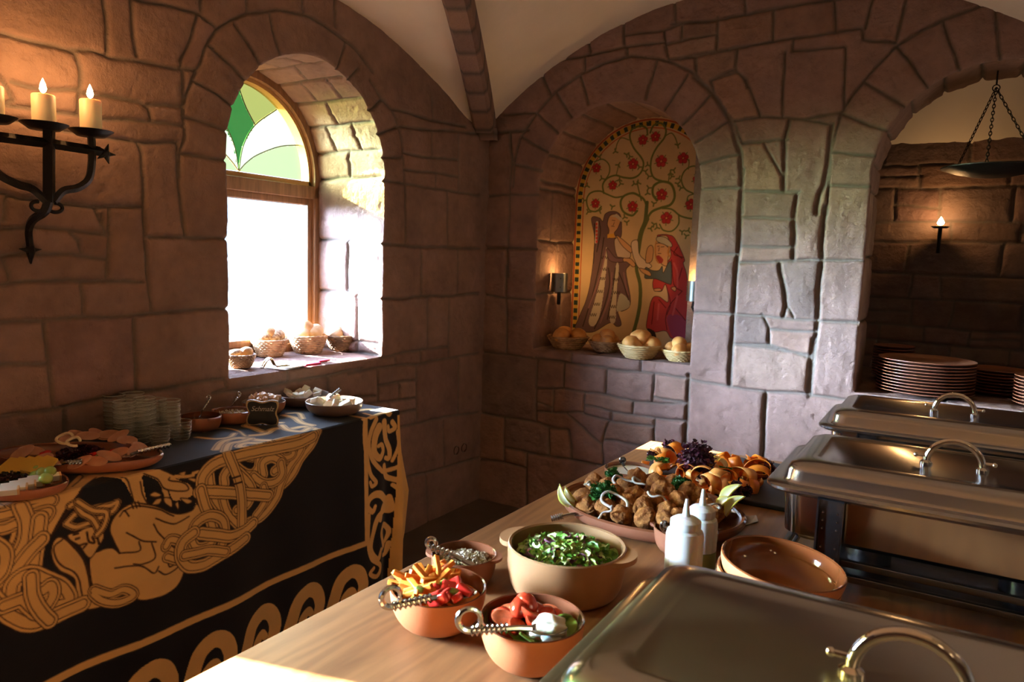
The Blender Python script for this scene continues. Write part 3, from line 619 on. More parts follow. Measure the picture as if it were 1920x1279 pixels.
# vines
for pts, wd in (([(700, 1279), (760, 1120), (785, 1000), (760, 900), (700, 850), (640, 830), (560, 860), (530, 930), (560, 1010), (640, 1045), (690, 1000)], .012), ([(560, 860), (480, 870), (400, 840), (330, 810), (240, 830), (205, 900), (230, 990), (300, 1005), (345, 960)], .009),
                ([(770, 1100), (830, 1010), (920, 970), (1010, 940), (1050, 860), (1020, 750), (930, 720), (850, 760), (840, 840), (880, 900)], .013), ([(930, 975), (1020, 985), (1110, 1050), (1220, 1075), (1290, 1050)], .009), ([(1090, 1040), (1085, 1130), (1020, 1195), (940, 1185), (905, 1130)], .008),
                ([(370, 830), (360, 750), (400, 690), (480, 660), (560, 680), (650, 685), (720, 640), (750, 560), (730, 490), (660, 400), (620, 300), (640, 220), (720, 185), (780, 210), (790, 270)], .010), ([(370, 720), (420, 640), (420, 560), (360, 505), (280, 530)], .007),
                ([(1000, 730), (860, 690), (820, 600), (830, 490), (880, 390), (950, 300), (965, 220), (920, 160), (850, 180), (815, 250)], .010), ([(960, 280), (1020, 255), (1060, 310), (1080, 380)], .006), ([(610, 320), (540, 300), (500, 350), (480, 430)], .006),
                ([(1300, 880), (1240, 840), (1150, 790), (1115, 700), (1150, 610), (1230, 570), (1290, 600)], .008), ([(1180, 600), (1185, 520), (1130, 480)], .006), ([(1165, 920), (1180, 860), (1230, 840)], .006), ([(730, 900), (700, 780), (690, 720)], .007), ([(990, 720), (1000, 640)], .006), ([(490, 660), (510, 560)], .005)):
    cv.stroke(P2(*pts), wd, GR)
for x, y in ((510, 560), (480, 430), (330, 480), (350, 690), (210, 760), (180, 900), (220, 1010), (330, 1000), (700, 730), (660, 740), (800, 780), (790, 830), (850, 930), (1010, 640), (1040, 610), (1020, 670), (1090, 690), (1080, 740), (1110, 780), (450, 960), (590, 1110), (570, 1060), (850, 1130), (820, 1170), (880, 1160), (1120, 1200), (1180, 1190), (1160, 1240), (790, 560), (770, 620), (800, 670), (620, 480), (590, 460), (710, 580), (1080, 370), (520, 700), (530, 740)):
    for da in (0, 2.1, 4.2):
        cv.stroke(P2((x, y), (x + 26 * math.cos(da + x), y + 26 * math.sin(da + x))), .008, (.15, .17, .06), sm=False)
for x, y, R_ in ((745, 320, 50), (865, 290, 50), (300, 590, 46), (650, 550, 54), (920, 525, 60), (1130, 495, 56), (455, 755, 46), (1270, 700, 50), (925, 845, 58), (1205, 940, 56), (290, 930, 46), (645, 960, 54), (970, 1070, 60)):
    q = P2((x, y))[0]; s_ = size(R_ / 5.117, on(1060 + x / 5.117, 200 + y / 5.117, 1, YB))
    for k in range(5):
        a = k * 2 * math.pi / 5 + .3; a2 = a + math.pi / 5; cv.stroke([q, (q[0] + s_ * 1.15 * math.cos(a2), q[1] + s_ * 1.15 * math.sin(a2))], .005, GR, sm=False)
    for k in range(5):
        a = k * 2 * math.pi / 5 + .3; e = (q[0] + s_ * .58 * math.cos(a), q[1] + s_ * .58 * math.sin(a)); cv.stroke([e, (e[0] + 1e-4, e[1])], s_ * .86, (.16, .02, .025), sm=False); cv.stroke([e, (e[0] + 1e-4, e[1])], s_ * .72, RD, sm=False)
    cv.stroke([q, (q[0] + 1e-4, q[1])], s_ * .5, (.20, .02, .03), sm=False); cv.stroke([q, (q[0] + 1e-4, q[1])], s_ * .3, (.62, .30, .10), sm=False)
def fig(P, col, o=OL, w=.0035): cv.poly(crom(P, 5, True), col); cv.stroke(P, w, o, closed=True)
cv.stroke(P3((700, 0), (685, 150), (650, 260), (630, 400), (610, 560), (640, 700), (640, 850), (620, 980), (585, 1110)), .020, (.10, .13, .05)); cv.stroke(P3((700, 140), (650, 260), (625, 400)), .026, (.12, .14, .05))
PU = (.15, .095, .10); WH = (.50, .45, .36); SK = (.56, .33, .17); BL = (.09, .12, .13); RB = (.42, .05, .05)
# standing woman in a dark mantle lined with pale fur
fig(P3((225, 135), (290, 130), (320, 160), (340, 100), (390, 75), (450, 85), (480, 140), (478, 290), (430, 290), (440, 400), (550, 520), (520, 590), (555, 800), (550, 890), (490, 930), (450, 930), (480, 1040), (440, 1060), (380, 1030), (230, 1110), (90, 1080), (110, 1000), (190, 800), (235, 540), (250, 300)), PU)
cv.poly(crom(P3((350, 380), (360, 470), (330, 760), (290, 980), (240, 1060), (200, 1020), (240, 880), (290, 700), (330, 500)), 5, True), WH)
cv.poly(crom(P3((440, 520), (460, 560), (440, 760), (430, 1010), (385, 1020), (385, 880), (410, 700)), 5, True), WH)
cv.poly(crom(P3((470, 780), (540, 830), (550, 890), (490, 925), (440, 920)), 5, True), (.40, .40, .34))
for x0_, y0_ in ((335, 460), (330, 560), (315, 640), (295, 750), (270, 860), (240, 950), (435, 650), (440, 760), (415, 880), (400, 970)):
    for k in (-1, 0, 1): cv.stroke(P3((x0_ + 18 * k - 8, y0_), (x0_ + 18 * k, y0_ + 22), (x0_ + 18 * k + 8, y0_)), .0035, OL)
for ln in ([(330, 300), (300, 500), (230, 800), (150, 1060)], [(370, 560), (380, 700), (330, 900), (250, 1080)], [(430, 560), (400, 800), (360, 1000)], [(460, 600), (500, 700), (540, 830)], [(250, 180), (255, 300), (240, 520)], [(290, 160), (300, 260), (270, 420)]): cv.stroke(P3(*ln), .006, OL)
for ln in ([(350, 400), (300, 620), (200, 900)], [(400, 600), (380, 800), (300, 1030)], [(500, 600), (520, 720), (540, 790)]): cv.stroke(P3(*ln), .008, (.24, .13, .14))
cv.stroke(P3((272, 170), (262, 340)), .013, (.6, .5, .42)); [cv.stroke(P3((268, y), (268, y + 8)), .011, (.5, .05, .04), sm=False) for y in range(180, 340, 30)]
fig(P3((365, 300), (375, 240), (360, 180), (380, 115), (430, 100), (480, 130), (470, 170), (450, 220), (420, 260), (430, 300)), SK); cv.poly(P3((385, 120), (440, 95), (490, 140), (480, 165), (430, 125)), WH); cv.poly(P3((360, 270), (420, 265), (420, 300), (362, 302)), (.6, .33, .05))
for ln in ([(400, 150), (425, 155)], [(395, 200), (420, 205)], [(420, 170), (410, 195)]): cv.stroke(P3(*ln), .003, OL, sm=False)
fig(P3((360, 390), (430, 470), (500, 475), (505, 505), (420, 510), (370, 480)), (.17, .10, .12)); fig(P3((500, 475), (560, 480), (600, 530), (580, 550), (530, 510), (500, 505)), SK)
fig(P3((420, 330), (450, 300), (490, 340), (550, 400), (555, 470), (480, 470), (440, 450)), (.52, .42, .33)); fig(P3((440, 280), (520, 340), (570, 390), (560, 430), (480, 360)), SK)
# scroll
fig(P3((565, 350), (620, 325), (640, 450), (740, 545), (640, 565), (590, 480)), (.62, .52, .42))
# kneeling man in a red hooded robe
fig(P3((900, 400), (880, 300), (840, 280), (790, 290), (800, 275), (880, 275), (940, 310), (1020, 480), (1010, 520), (1040, 620), (1060, 800), (1040, 1000), (1090, 1080), (1090, 1140), (920, 1165), (860, 1100), (760, 1110), (700, 1080), (700, 1010), (740, 830), (800, 805), (880, 850), (860, 700), (820, 760), (755, 740), (760, 650), (850, 640), (900, 520), (850, 540), (900, 470)), RB)
cv.poly(crom(P3((870, 980), (960, 960), (1050, 1020), (1090, 1090), (1080, 1150), (930, 1160)), 5, True), (.30, .05, .09))
fig(P3((800, 290), (860, 300), (910, 350), (900, 380), (800, 340), (780, 310)), (.45, .42, .32)); fig(P3((780, 350), (840, 355), (890, 400), (880, 470), (870, 540), (830, 530), (810, 500), (780, 460), (770, 400)), SK)
cv.poly(crom(P3((775, 470), (800, 450), (840, 490), (820, 520), (785, 510)), 5, True), (.33, .05, .05)); cv.stroke(P3((780, 330), (770, 380), (775, 470), (800, 520)), .006, (.45, .22, .07)); cv.stroke(P3((890, 380), (880, 430), (895, 460)), .010, (.45, .22, .07))
for ln in ([(790, 375), (805, 372)], [(820, 380), (845, 378)], [(805, 385), (800, 415)], [(795, 435), (820, 436)]): cv.stroke(P3(*ln), .0035, OL, sm=False)
fig(P3((700, 400), (735, 365), (755, 400), (740, 500), (690, 510)), SK)
fig(P3((690, 555), (740, 580), (800, 580), (830, 545), (840, 600), (900, 500), (910, 680), (880, 695), (780, 655), (690, 650), (680, 620)), BL); fig(P3((640, 560), (720, 590), (730, 630), (660, 600)), SK); fig(P3((760, 740), (810, 735), (820, 755), (770, 760)), SK); fig(P3((905, 730), (950, 720), (940, 760)), SK)
for ln in ([(910, 490), (930, 700), (1000, 760)], [(1000, 560), (960, 700)], [(860, 700), (900, 860), (870, 960)], [(1000, 760), (900, 870), (860, 980), (870, 1090)], [(760, 850), (740, 1040)], [(940, 900), (1030, 1010)], [(800, 830), (860, 900)], [(900, 400), (1000, 480)], [(960, 380), (930, 440), (1010, 470)]): cv.stroke(P3(*ln), .0045, (.12, .015, .02))
for ln in ([(930, 520), (960, 600), (960, 720)], [(800, 870), (790, 1000)], [(960, 800), (920, 960)]): cv.stroke(P3(*ln), .010, (.52, .10, .09))
cv.poly(crom(P3((700, 1080), (760, 1100), (775, 1160), (710, 1175), (740, 1140)), 5, True), OL)
ins = arch_sdf(c, r + .02, v0 - .03, sp)(cv.U, cv.V) < 0; idx = np.arange(cv.U.size).reshape(cv.U.shape); F = np.stack([idx[:-1, :-1], idx[:-1, 1:], idx[1:, 1:], idx[1:, :-1]], -1); F = F[ins[:-1, :-1]]
m_fresco = mat('fresco_plaster', attr='Col', rough=.8, noise=.10, nscale=7, bump=.25, bscale=25, spec=.2)
o = npmesh('fresco', np.stack([cv.U, YB - .001 + .004 * fbm(cv.U, cv.V, 6, 510, 3), cv.V], -1).reshape(-1, 3), F, m_fresco, cv.C.reshape(-1, 3)); o.parent = wb
# ---------------------------------------------------------------- printed tablecloth
ZT = .735; XF = .41; YE = -1.19
def cl(x, y):
    p = at(x, y, ZT)
    if p[0] <= XF: return (p[1], p[0] - XF)
    p = on(x, y, 0, XF); return (p[1], ZT - p[2])
mk_ = lambda x0, y0, s: (lambda *l: [cl(x0 + x / s, y0 + y / s) for x, y in l])
T4 = mk_(0, 800, 3.996); T5 = mk_(320, 760, 3.996); Z4 = mk_(0, 880, 2.4)
GO = (.66, .42, .155); BK = (.004, .0045, .008); DK = (.035, .012, .008)
cc = Canvas(-3.45, YE + .22, -.40, .69, .0027, BK)
def gp(P, sm=True, o=True): Q = crom(P, 5, True) if sm else P; cc.poly(Q, GO); (cc.stroke(P, .0035, DK, closed=True) if o else None)
def bp(P, sm=True): cc.poly(crom(P, 5, True) if sm else P, BK)
def bd(P, w=.030): cc.band(P, w, GO, DK)
# figure panel
gp(T4((0, 575), (300, 520), (480, 460), (600, 360), (800, 340), (1080, 325), (1280, 360), (1400, 420), (1450, 480), (1455, 540), (1470, 600), (1380, 650), (1300, 660), (1180, 610), (1120, 590), (1000, 580), (930, 600), (560, 590), (500, 620), (430, 740), (340, 900), (250, 960), (100, 800), (0, 700)), False)
bp(T4((540, 575), (600, 480), (700, 395), (760, 375), (900, 395), (945, 440), (1005, 570), (930, 600), (870, 650), (830, 850), (905, 950), (850, 920), (760, 940), (680, 1000), (600, 930), (520, 840), (470, 820), (400, 880), (385, 980), (330, 1090), (360, 880), (420, 770), (500, 650)), False)
bp(T4((1065, 400), (1090, 372), (1180, 415), (1225, 490), (1260, 480), (1300, 560), (1400, 545), (1455, 520), (1450, 610), (1330, 665), (1200, 630), (1110, 585))); bp(T4((1310, 395), (1400, 410), (1450, 430), (1470, 420), (1440, 440), (1380, 425)))
cc.stroke(T4((1230, 480), (1240, 500), (1250, 540)), .012, GO)
for q in ([(1120, 520), (1160, 495), (1210, 520), (1160, 535)], [(1230, 540), (1280, 550), (1285, 610), (1235, 580)], [(1140, 590), (1170, 550), (1210, 545), (1190, 585)], [(1350, 545), (1400, 545), (1440, 565), (1400, 585)], [(1310, 590), (1335, 570), (1335, 630)], [(1340, 360), (1390, 340), (1380, 375)], [(1440, 345), (1515, 325), (1490, 355), (1440, 370)], [(1400, 395), (1470, 395), (1460, 425)]): gp(T4(*q))
cc.stroke(T4((1310, 380), (1400, 380), (1450, 370)), .008, GO)
for ln in ([(1050, 420), (1070, 520), (1110, 590)], [(1080, 360), (1180, 400), (1230, 470), (1330, 490), (1410, 480), (1380, 430), (1270, 410), (1270, 390)], [(600, 360), (620, 380), (540, 450)], [(900, 380), (960, 420), (1000, 560)], [(720, 380), (640, 440), (560, 560)], [(520, 620), (460, 720), (350, 880)]): cc.stroke(T4(*ln), .0045, DK)
# arms, torso and leaf
gp(Z4((505, 240), (540, 190), (600, 155), (640, 160), (700, 170), (790, 205), (860, 190), (885, 160), (905, 200), (890, 240), (850, 300), (830, 340), (830, 440), (800, 520), (730, 570), (630, 592), (590, 560), (500, 545), (430, 545), (410, 410), (460, 370), (510, 360), (540, 382), (500, 290)))
for ln in ([(560, 190), (610, 170), (700, 180), (780, 215)], [(700, 225), (780, 250), (850, 215)], [(540, 382), (625, 370), (625, 330)], [(700, 330), (640, 325), (590, 300), (570, 290)], [(680, 335), (695, 400), (640, 430), (600, 430)], [(520, 450), (580, 440), (640, 440), (690, 470), (710, 440), (700, 460)], [(710, 460), (745, 475), (800, 440), (790, 405), (755, 410), (760, 440), (785, 430)], [(690, 250), (720, 300), (800, 370)], [(590, 155), (600, 180)], [(605, 150), (615, 178)], [(620, 150), (630, 172)], [(540, 215), (560, 190), (580, 215)]): cc.stroke(Z4(*ln), .0045, DK)
gp(Z4((320, 325), (310, 300), (360, 285), (400, 265), (460, 270), (470, 310), (450, 350), (410, 405), (360, 350)))
for ln in ([(335, 300), (355, 295)], [(345, 320), (360, 315)], [(360, 350), (395, 340), (380, 360)], [(395, 290), (405, 330), (430, 335), (420, 310)], [(440, 300), (450, 340)]): cc.stroke(Z4(*ln), .006, DK)
gp(Z4((270, 310), (320, 335), (370, 390), (400, 450), (420, 540), (440, 600), (470, 625), (400, 640), (370, 620), (350, 560), (340, 500), (270, 460), (235, 400), (240, 340))); cc.stroke(Z4((285, 320), (245, 360), (270, 430), (350, 480), (375, 560), (385, 620)), .0045, DK); cc.stroke(Z4((300, 320), (380, 410), (410, 520), (420, 590), (460, 620)), .0045, DK)
for b_ in ([(300, 250), (350, 200), (430, 180), (500, 165), (530, 150), (510, 190), (440, 230), (350, 265), (300, 250)], [(315, 170), (340, 160), (370, 200), (420, 230), (450, 280)], [(350, 150), (420, 190), (480, 200), (470, 260), (440, 300)]): cc.band(Z4(*b_), .015, GO, DK)
for b_, w_ in (([(-60, 100), (0, 125), (60, 165), (110, 240), (95, 330), (40, 400), (-60, 460)], .05), ([(-80, 220), (0, 215), (60, 200), (150, 180), (230, 150), (215, 140), (100, 150), (60, 160)], .028), ([(-60, 280), (20, 270), (90, 240), (170, 205), (220, 195), (200, 230), (160, 250)], .028), ([(90, 165), (120, 240), (110, 330), (60, 420)], .034), ([(180, 230), (165, 350), (150, 470), (155, 560), (200, 640)], .036), ([(-60, 560), (0, 520), (60, 470), (130, 380), (190, 320)], .034), ([(-40, 330), (20, 380), (10, 460), (-40, 520)], .034),
               ([(50, 600), (60, 520), (130, 475), (210, 500), (290, 540), (320, 600), (260, 620)], .036), ([(-60, 560), (0, 620), (60, 670), (150, 700), (260, 665), (380, 615)], .038), ([(100, 590), (180, 650), (240, 580), (230, 530), (180, 560), (20, 620)], .034), ([(140, 490), (150, 580), (190, 650), (230, 690)], .034), ([(430, 550), (500, 570), (560, 545), (600, 570), (540, 605), (470, 600), (430, 570)], .024)):
    bd(Z4(*b_), w_)
# large interlace on the right, over the table edge
for b_, w_ in (([(-40, 1060), (0, 1010), (90, 1040), (140, 1110), (60, 1160), (-30, 1140)], .026), ([(345, 330), (400, 270), (520, 245), (640, 260), (750, 265), (770, 290), (700, 320), (600, 330), (520, 310), (560, 285), (680, 285)], .030), ([(410, 345), (440, 290), (540, 270), (600, 250)], .028), ([(570, 230), (700, 215), (780, 175), (900, 175), (1000, 160), (1090, 180), (1100, 215), (1000, 240), (860, 245), (800, 260)], .028), ([(830, 150), (880, 185), (980, 195), (1040, 170)], .026), ([(850, 75), (930, 95), (980, 130), (1060, 150)], .026), ([(200, 240), (330, 252), (440, 240), (480, 210)], .020), ([(690, 200), (620, 170), (560, 150), (640, 110), (760, 120)], .026), ([(250, 200), (380, 170), (500, 190), (560, 230)], .014), ([(430, 60), (560, 110), (700, 130), (830, 130)], .022), ([(880, 60), (960, 60), (990, 100)], .020),
               ([(1100, 210), (1060, 300), (980, 400), (920, 520), (840, 610), (750, 680)], .030), ([(1000, 250), (970, 350), (890, 470), (830, 600), (800, 700), (700, 830), (570, 890)], .032), ([(285, 480), (300, 620), (340, 730), (420, 820), (500, 870)], .030), ([(385, 700), (420, 810), (500, 900)], .028),
               ([(540, 345), (570, 400), (630, 405), (600, 350)], .018), ([(460, 420), (520, 490), (600, 520), (650, 470), (660, 400)], .028), ([(720, 320), (735, 370), (720, 400)], .022), ([(810, 370), (860, 400), (920, 370), (900, 300)], .026), ([(700, 530), (690, 440), (750, 400), (800, 410), (840, 450), (780, 500)], .032), ([(620, 540), (700, 590), (790, 580), (840, 520), (830, 440)], .030), ([(400, 600), (400, 530), (460, 480), (560, 560), (610, 640), (580, 740), (490, 790)], .032),
               ([(700, 620), (720, 700), (680, 780), (640, 830)], .028), ([(230, 640), (240, 540), (320, 450), (450, 400), (640, 355), (800, 325), (960, 290), (1070, 235)], .036), ([(210, 655), (340, 655), (560, 670), (740, 685)], .034), ([(430, 370), (470, 470), (510, 580), (530, 720), (530, 900)], .032), ([(225, 640), (250, 740), (290, 850), (310, 930)], .032),
               ([(150, 990), (190, 890), (290, 830), (380, 860), (400, 960), (370, 1060)], .030), ([(150, 1000), (190, 1070), (280, 1050), (340, 960)], .028), ([(225, 965), (330, 975), (440, 985), (540, 950), (620, 890)], .034), ([(170, 960), (90, 1030), (70, 1130), (130, 1210), (240, 1200), (340, 1140), (460, 1070), (560, 1000)], .034), ([(100, 1130), (200, 1110), (290, 1090), (400, 1100)], .028)):
    bd(T5(*b_), w_)
for b_ in ([(455, 555), (520, 535)], [(460, 600), (530, 580)], [(285, 390), (350, 350)]): cc.stroke(T5(*b_), .006, DK, sm=False)
# border: rule, running scroll, corner strip of curls
def gz(P, w): cc.stroke(P, w, GO, sm=False)
cyz = lambda y, v: (y, v)
gz([(-3.5, ZT - .285), (-1.373, ZT - .285), (-1.373, -.0), ], .020); gz([(-1.373, 0), (-1.373, -.40)], .020)
per = .186
for k in range(12):
    y0 = -1.455 - per * k; f_ = lambda a, b: (y0 + a * per, ZT - .10 - b * .165 + .05)
    main = [f_(-.66, .06), (f_(-.45, .12)), f_(-.33, .40), f_(-.18, .78), f_(.06, .92), f_(.26, .80), f_(.34, .50), f_(.22, .22), f_(.0, .16), f_(-.08, .36), f_(.04, .50), f_(.12, .42)]
    Q = crom(main, 6); n = len(Q)
    for i in range(n - 1): cc.stroke([Q[i], Q[i + 1]], (.047 if i < n * .55 else .047 - .026 * (i / n - .55) / .45), GO, sm=False)
cc.poly([(-3.5, ZT - .055), (-1.36, ZT - .055), (-1.36, ZT - .03), (-3.5, ZT - .03)], GO)
def curl(P, w0, w1):
    Q = crom(T5(*P), 6); n = len(Q)
    for i in range(n - 1): cc.stroke([Q[i], Q[i + 1]], w0 + (w1 - w0) * i / n, GO, sm=False)
for P, a, b in (([(1420, 90), (1450, 250), (1465, 400), (1490, 520), (1530, 580), (1500, 610), (1485, 580)], .020, .012), ([(1540, 110), (1500, 200), (1480, 300), (1500, 400), (1560, 480), (1600, 500), (1680, 470), (1740, 390)], .020, .014), ([(1560, 170), (1530, 240), (1520, 350), (1560, 400), (1590, 350), (1580, 300), (1550, 310)], .034, .012), ([(1600, 130), (1610, 250), (1640, 330), (1640, 400), (1610, 400)], .026, .014), ([(1660, 130), (1680, 170), (1640, 200), (1630, 160)], .020, .012), ([(1700, 200), (1700, 300), (1660, 420)], .022, .012), ([(1600, 460), (1620, 540), (1700, 570), (1690, 620), (1660, 600)], .022, .014),
               ([(1640, 740), (1560, 670), (1490, 690), (1460, 760), (1500, 800), (1520, 760)], .030, .014), ([(1640, 700), (1650, 780), (1600, 790), (1540, 840), (1500, 960), (1480, 1080), (1530, 1150), (1560, 1080)], .028, .016), ([(1560, 850), (1590, 760), (1640, 780)], .026, .02), ([(1600, 1060), (1570, 960), (1600, 900), (1640, 940), (1620, 1020), (1580, 1080)], .026, .012), ([(1470, 830), (1460, 1000), (1480, 1140), (1550, 1200), (1520, 1279), (1470, 1260), (1500, 1220)], .018, .014), ([(1640, 1040), (1620, 1120), (1590, 1130)], .022, .012), ([(1450, 60), (1510, 80), (1440, 110)], .014, .010), ([(1640, 60), (1580, 60), (1500, 90)], .03, .02), ([(1400, 40), (1480, 30), (1560, 40)], .03, .02)):
    curl(P, a, b)
vv = cc.V; yb = YE - .012 - .035 * np.clip((vv - .15) / .5, 0, 1); lin = (cc.U > yb) & (vv > .02); cc.C[lin] = (.66, .40, .12)
cc.C *= (1 + .30 * fbm(cc.U, cc.V, 12, 520, 4))[..., None]
U, V = cc.U, cc.V; rr_ = .014
t = np.clip(V / rr_ + .5, 0, 1); drop = np.clip(V - rr_ * .3, 0, None); g = np.clip(V / .6, 0, 1)
X = np.where(V < 0, XF + V, XF) - rr_ * .35 * (1 - np.abs(2 * t - 1)) ; Z = np.where(V < 0, ZT, ZT - drop) - .002 * (t > .3)
fold = g * (.012 * np.sin(U * 9 + 1) + .006 * np.sin(U * 23 + 2)); endw = np.clip((U + 1.34) / .12, 0, 1)
X = X + np.where(V > 0, fold + endw * g * .022 * np.sin((U + 1.34) * 55), 0)
s_ = np.clip(U - YE, 0, None) / .22; wv = np.interp(V, [0, .05, .2, .34, .5, .62, .69], [.0, .015, .09, .155, .12, .06, .03])
Yy = np.where(U <= YE, U, np.where(V > 0, YE + wv * np.sin(np.clip(s_ * 1.6, 0, math.pi / 2)), YE)); X = X - np.where(V > 0, .16 * s_ ** 2, 0) + np.where(V > 0, .02 * np.sin(s_ * 9) * g, 0)
Z = np.where((V <= 0) & (U > YE), ZT - (U - YE), Z); Z = Z + .0015 * fbm(U, V, 7, 540, 2)
idx = np.arange(U.size).reshape(U.shape); F = np.stack([idx[:-1, :-1], idx[:-1, 1:], idx[1:, 1:], idx[1:, :-1]], -1).reshape(-1, 4)
m_cloth = mat('printed_cotton', attr='Col', rough=.8, bump=.25, bscale=300, spec=.2); m_cloth.node_tree.nodes['Principled BSDF'].inputs['Sheen Weight'].default_value = .12
cloth = npmesh('tablecloth', np.stack([X, Yy, Z], -1).reshape(-1, 3), F, m_cloth, cc.C.reshape(-1, 3)); tag(cloth, 'black tablecloth printed with golden interlace and scroll border, hanging to the floor', 'tablecloth')
mb = MB(); mb.add(box(.02, .395, -3.4, -1.21, .69, .732, .004)); tb = thing('buffet_table', 'side table hidden under the black and gold tablecloth by the window wall', 'table'); mb.build('tabletop', mat('side_table_wood', (.2, .12, .06)), tb)
for x in (.06, .36):
    for y in (-3.3, -1.28): mb = MB(); mb.add(box(x - .025, x + .025, y - .025, y + .025, 0, .69, .004)); mb.build('leg', m_wood_frame, tb)
# ================================================================ THINGS
T = .72
terra = mat('terracotta', (.56, .20, .075), rough=.55, noise=.10, nscale=14, bump=.15, bscale=120, spec=.4)
terra_d = mat('terracotta_dark', (.30, .115, .06), rough=.4, noise=.12, nscale=14, spec=.5)
stonew = mat('stoneware', (.37, .19, .085), rough=.38, noise=.10, nscale=12, spec=.5)
glaze = mat('brown_glaze', (.19, .065, .03), rough=.14, noise=.15, nscale=10, coat=.8)
glaze_o = mat('amber_glaze', (.19, .055, .016), rough=.10, noise=.12, nscale=8, coat=1)
glaze_s = mat('stoneware_glaze', (.30, .17, .08), rough=.2, noise=.1, nscale=10, coat=.6)
steel = mat('polished_steel', (.60, .60, .60), rough=.13, metal=1, noise=.04, nscale=5)
steel_b = mat('brushed_steel', (.50, .49, .48), rough=.17, metal=1, noise=.05, nscale=6)
chrome = mat('chrome', (.80, .79, .77), rough=.06, metal=1)
steel_d = mat('dark_steel', (.16, .16, .17), rough=.25, metal=1)
iron = mat('wrought_iron', (.018, .016, .016), rough=.42, metal=.6, bump=.5, bscale=60, spec=.5)
wood_t = None
def wood(name, c1, c2, rough, sc=(1.2, 7, 7), coat=0):
    m = bpy.data.materials.new(name); m.use_nodes = True; N = m.node_tree.nodes; L = m.node_tree.links; b = N['Principled BSDF']
    tc = N.new('ShaderNodeTexCoord'); mp = N.new('ShaderNodeMapping'); mp.inputs['Scale'].default_value = sc; L.new(tc.outputs['Object'], mp.inputs[0])
    n1 = N.new('ShaderNodeTexNoise'); n1.inputs['Scale'].default_value = 1.6; n1.inputs['Detail'].default_value = 8; n1.inputs['Roughness'].default_value = .62; n1.inputs['Distortion'].default_value = 1.2; L.new(mp.outputs[0], n1.inputs[0])
    wv = N.new('ShaderNodeTexWave'); wv.wave_type = 'BANDS'; wv.bands_direction = 'X'; wv.inputs['Scale'].default_value = 1.3; wv.inputs['Distortion'].default_value = 14; wv.inputs['Detail'].default_value = 4; wv.inputs['Detail Scale'].default_value = 1.5; L.new(mp.outputs[0], wv.inputs[0])
    mx = N.new('ShaderNodeMath'); mx.operation = 'MULTIPLY_ADD'; mx.inputs[1].default_value = .22; L.new(wv.outputs['Fac'], mx.inputs[0]); L.new(n1.outputs['Fac'], mx.inputs[2])
    cr = N.new('ShaderNodeValToRGB'); cr.color_ramp.elements[0].position = .3; cr.color_ramp.elements[0].color = (*c1, 1); cr.color_ramp.elements[1].position = .85; cr.color_ramp.elements[1].color = (*c2, 1); L.new(mx.outputs[0], cr.inputs[0]); L.new(cr.outputs[0], b.inputs['Base Color'])
    bp = N.new('ShaderNodeBump'); bp.inputs['Strength'].default_value = .12; bp.inputs['Distance'].default_value = .002; L.new(mx.outputs[0], bp.inputs['Height']); L.new(bp.outputs[0], b.inputs['Normal'])
    b.inputs['Roughness'].default_value = rough; b.inputs['Coat Weight'].default_value = coat; b.inputs['Coat Roughness'].default_value = .25; return m
wood_t = wood('oiled_table_wood', (.17, .070, .026), (.36, .17, .065), .36, (7, .8, 7), .25)
# ---- the long wooden table
tbl = thing('wooden_table', 'long brown wooden buffet table with chafing dishes and salad bowls', 'table', (1.9, -2.3, 0))
LC = lambda p: tuple(np.array(p) - np.array((1.9, -2.3, 0)))
mb = MB(); mb.add(prism([LC((x, y, 0))[:2] for x, y in ((1.262, -3.9), (2.8, -3.9), (2.8, -.985), (1.311, -.985))], .035), TR((0, 0, T - .035))); o = mb.build('tabletop', wood_t, tbl, False)
bv = o.modifiers.new('b', 'BEVEL'); bv.width = .004; bv.segments = 2
mb = MB(); [mb.add(box(*q, .003)) for q in ((-.56, -.53, -1.45, 1.24, T - .13, T - .035), (.80, .83, -1.45, 1.24, T - .13, T - .035), (-.53, .80, 1.21, 1.24, T - .13, T - .035), (-.53, .80, -1.45, -1.42, T - .13, T - .035))]; mb.build('apron', wood_t, tbl)
for x in (-.545, .815):
    for y in (-1.43, 1.22): mb = MB(); mb.add(box(x - .035, x + .035, y - .035, y + .035, 0, T - .03, .005)); mb.build('leg', wood_t, tbl)
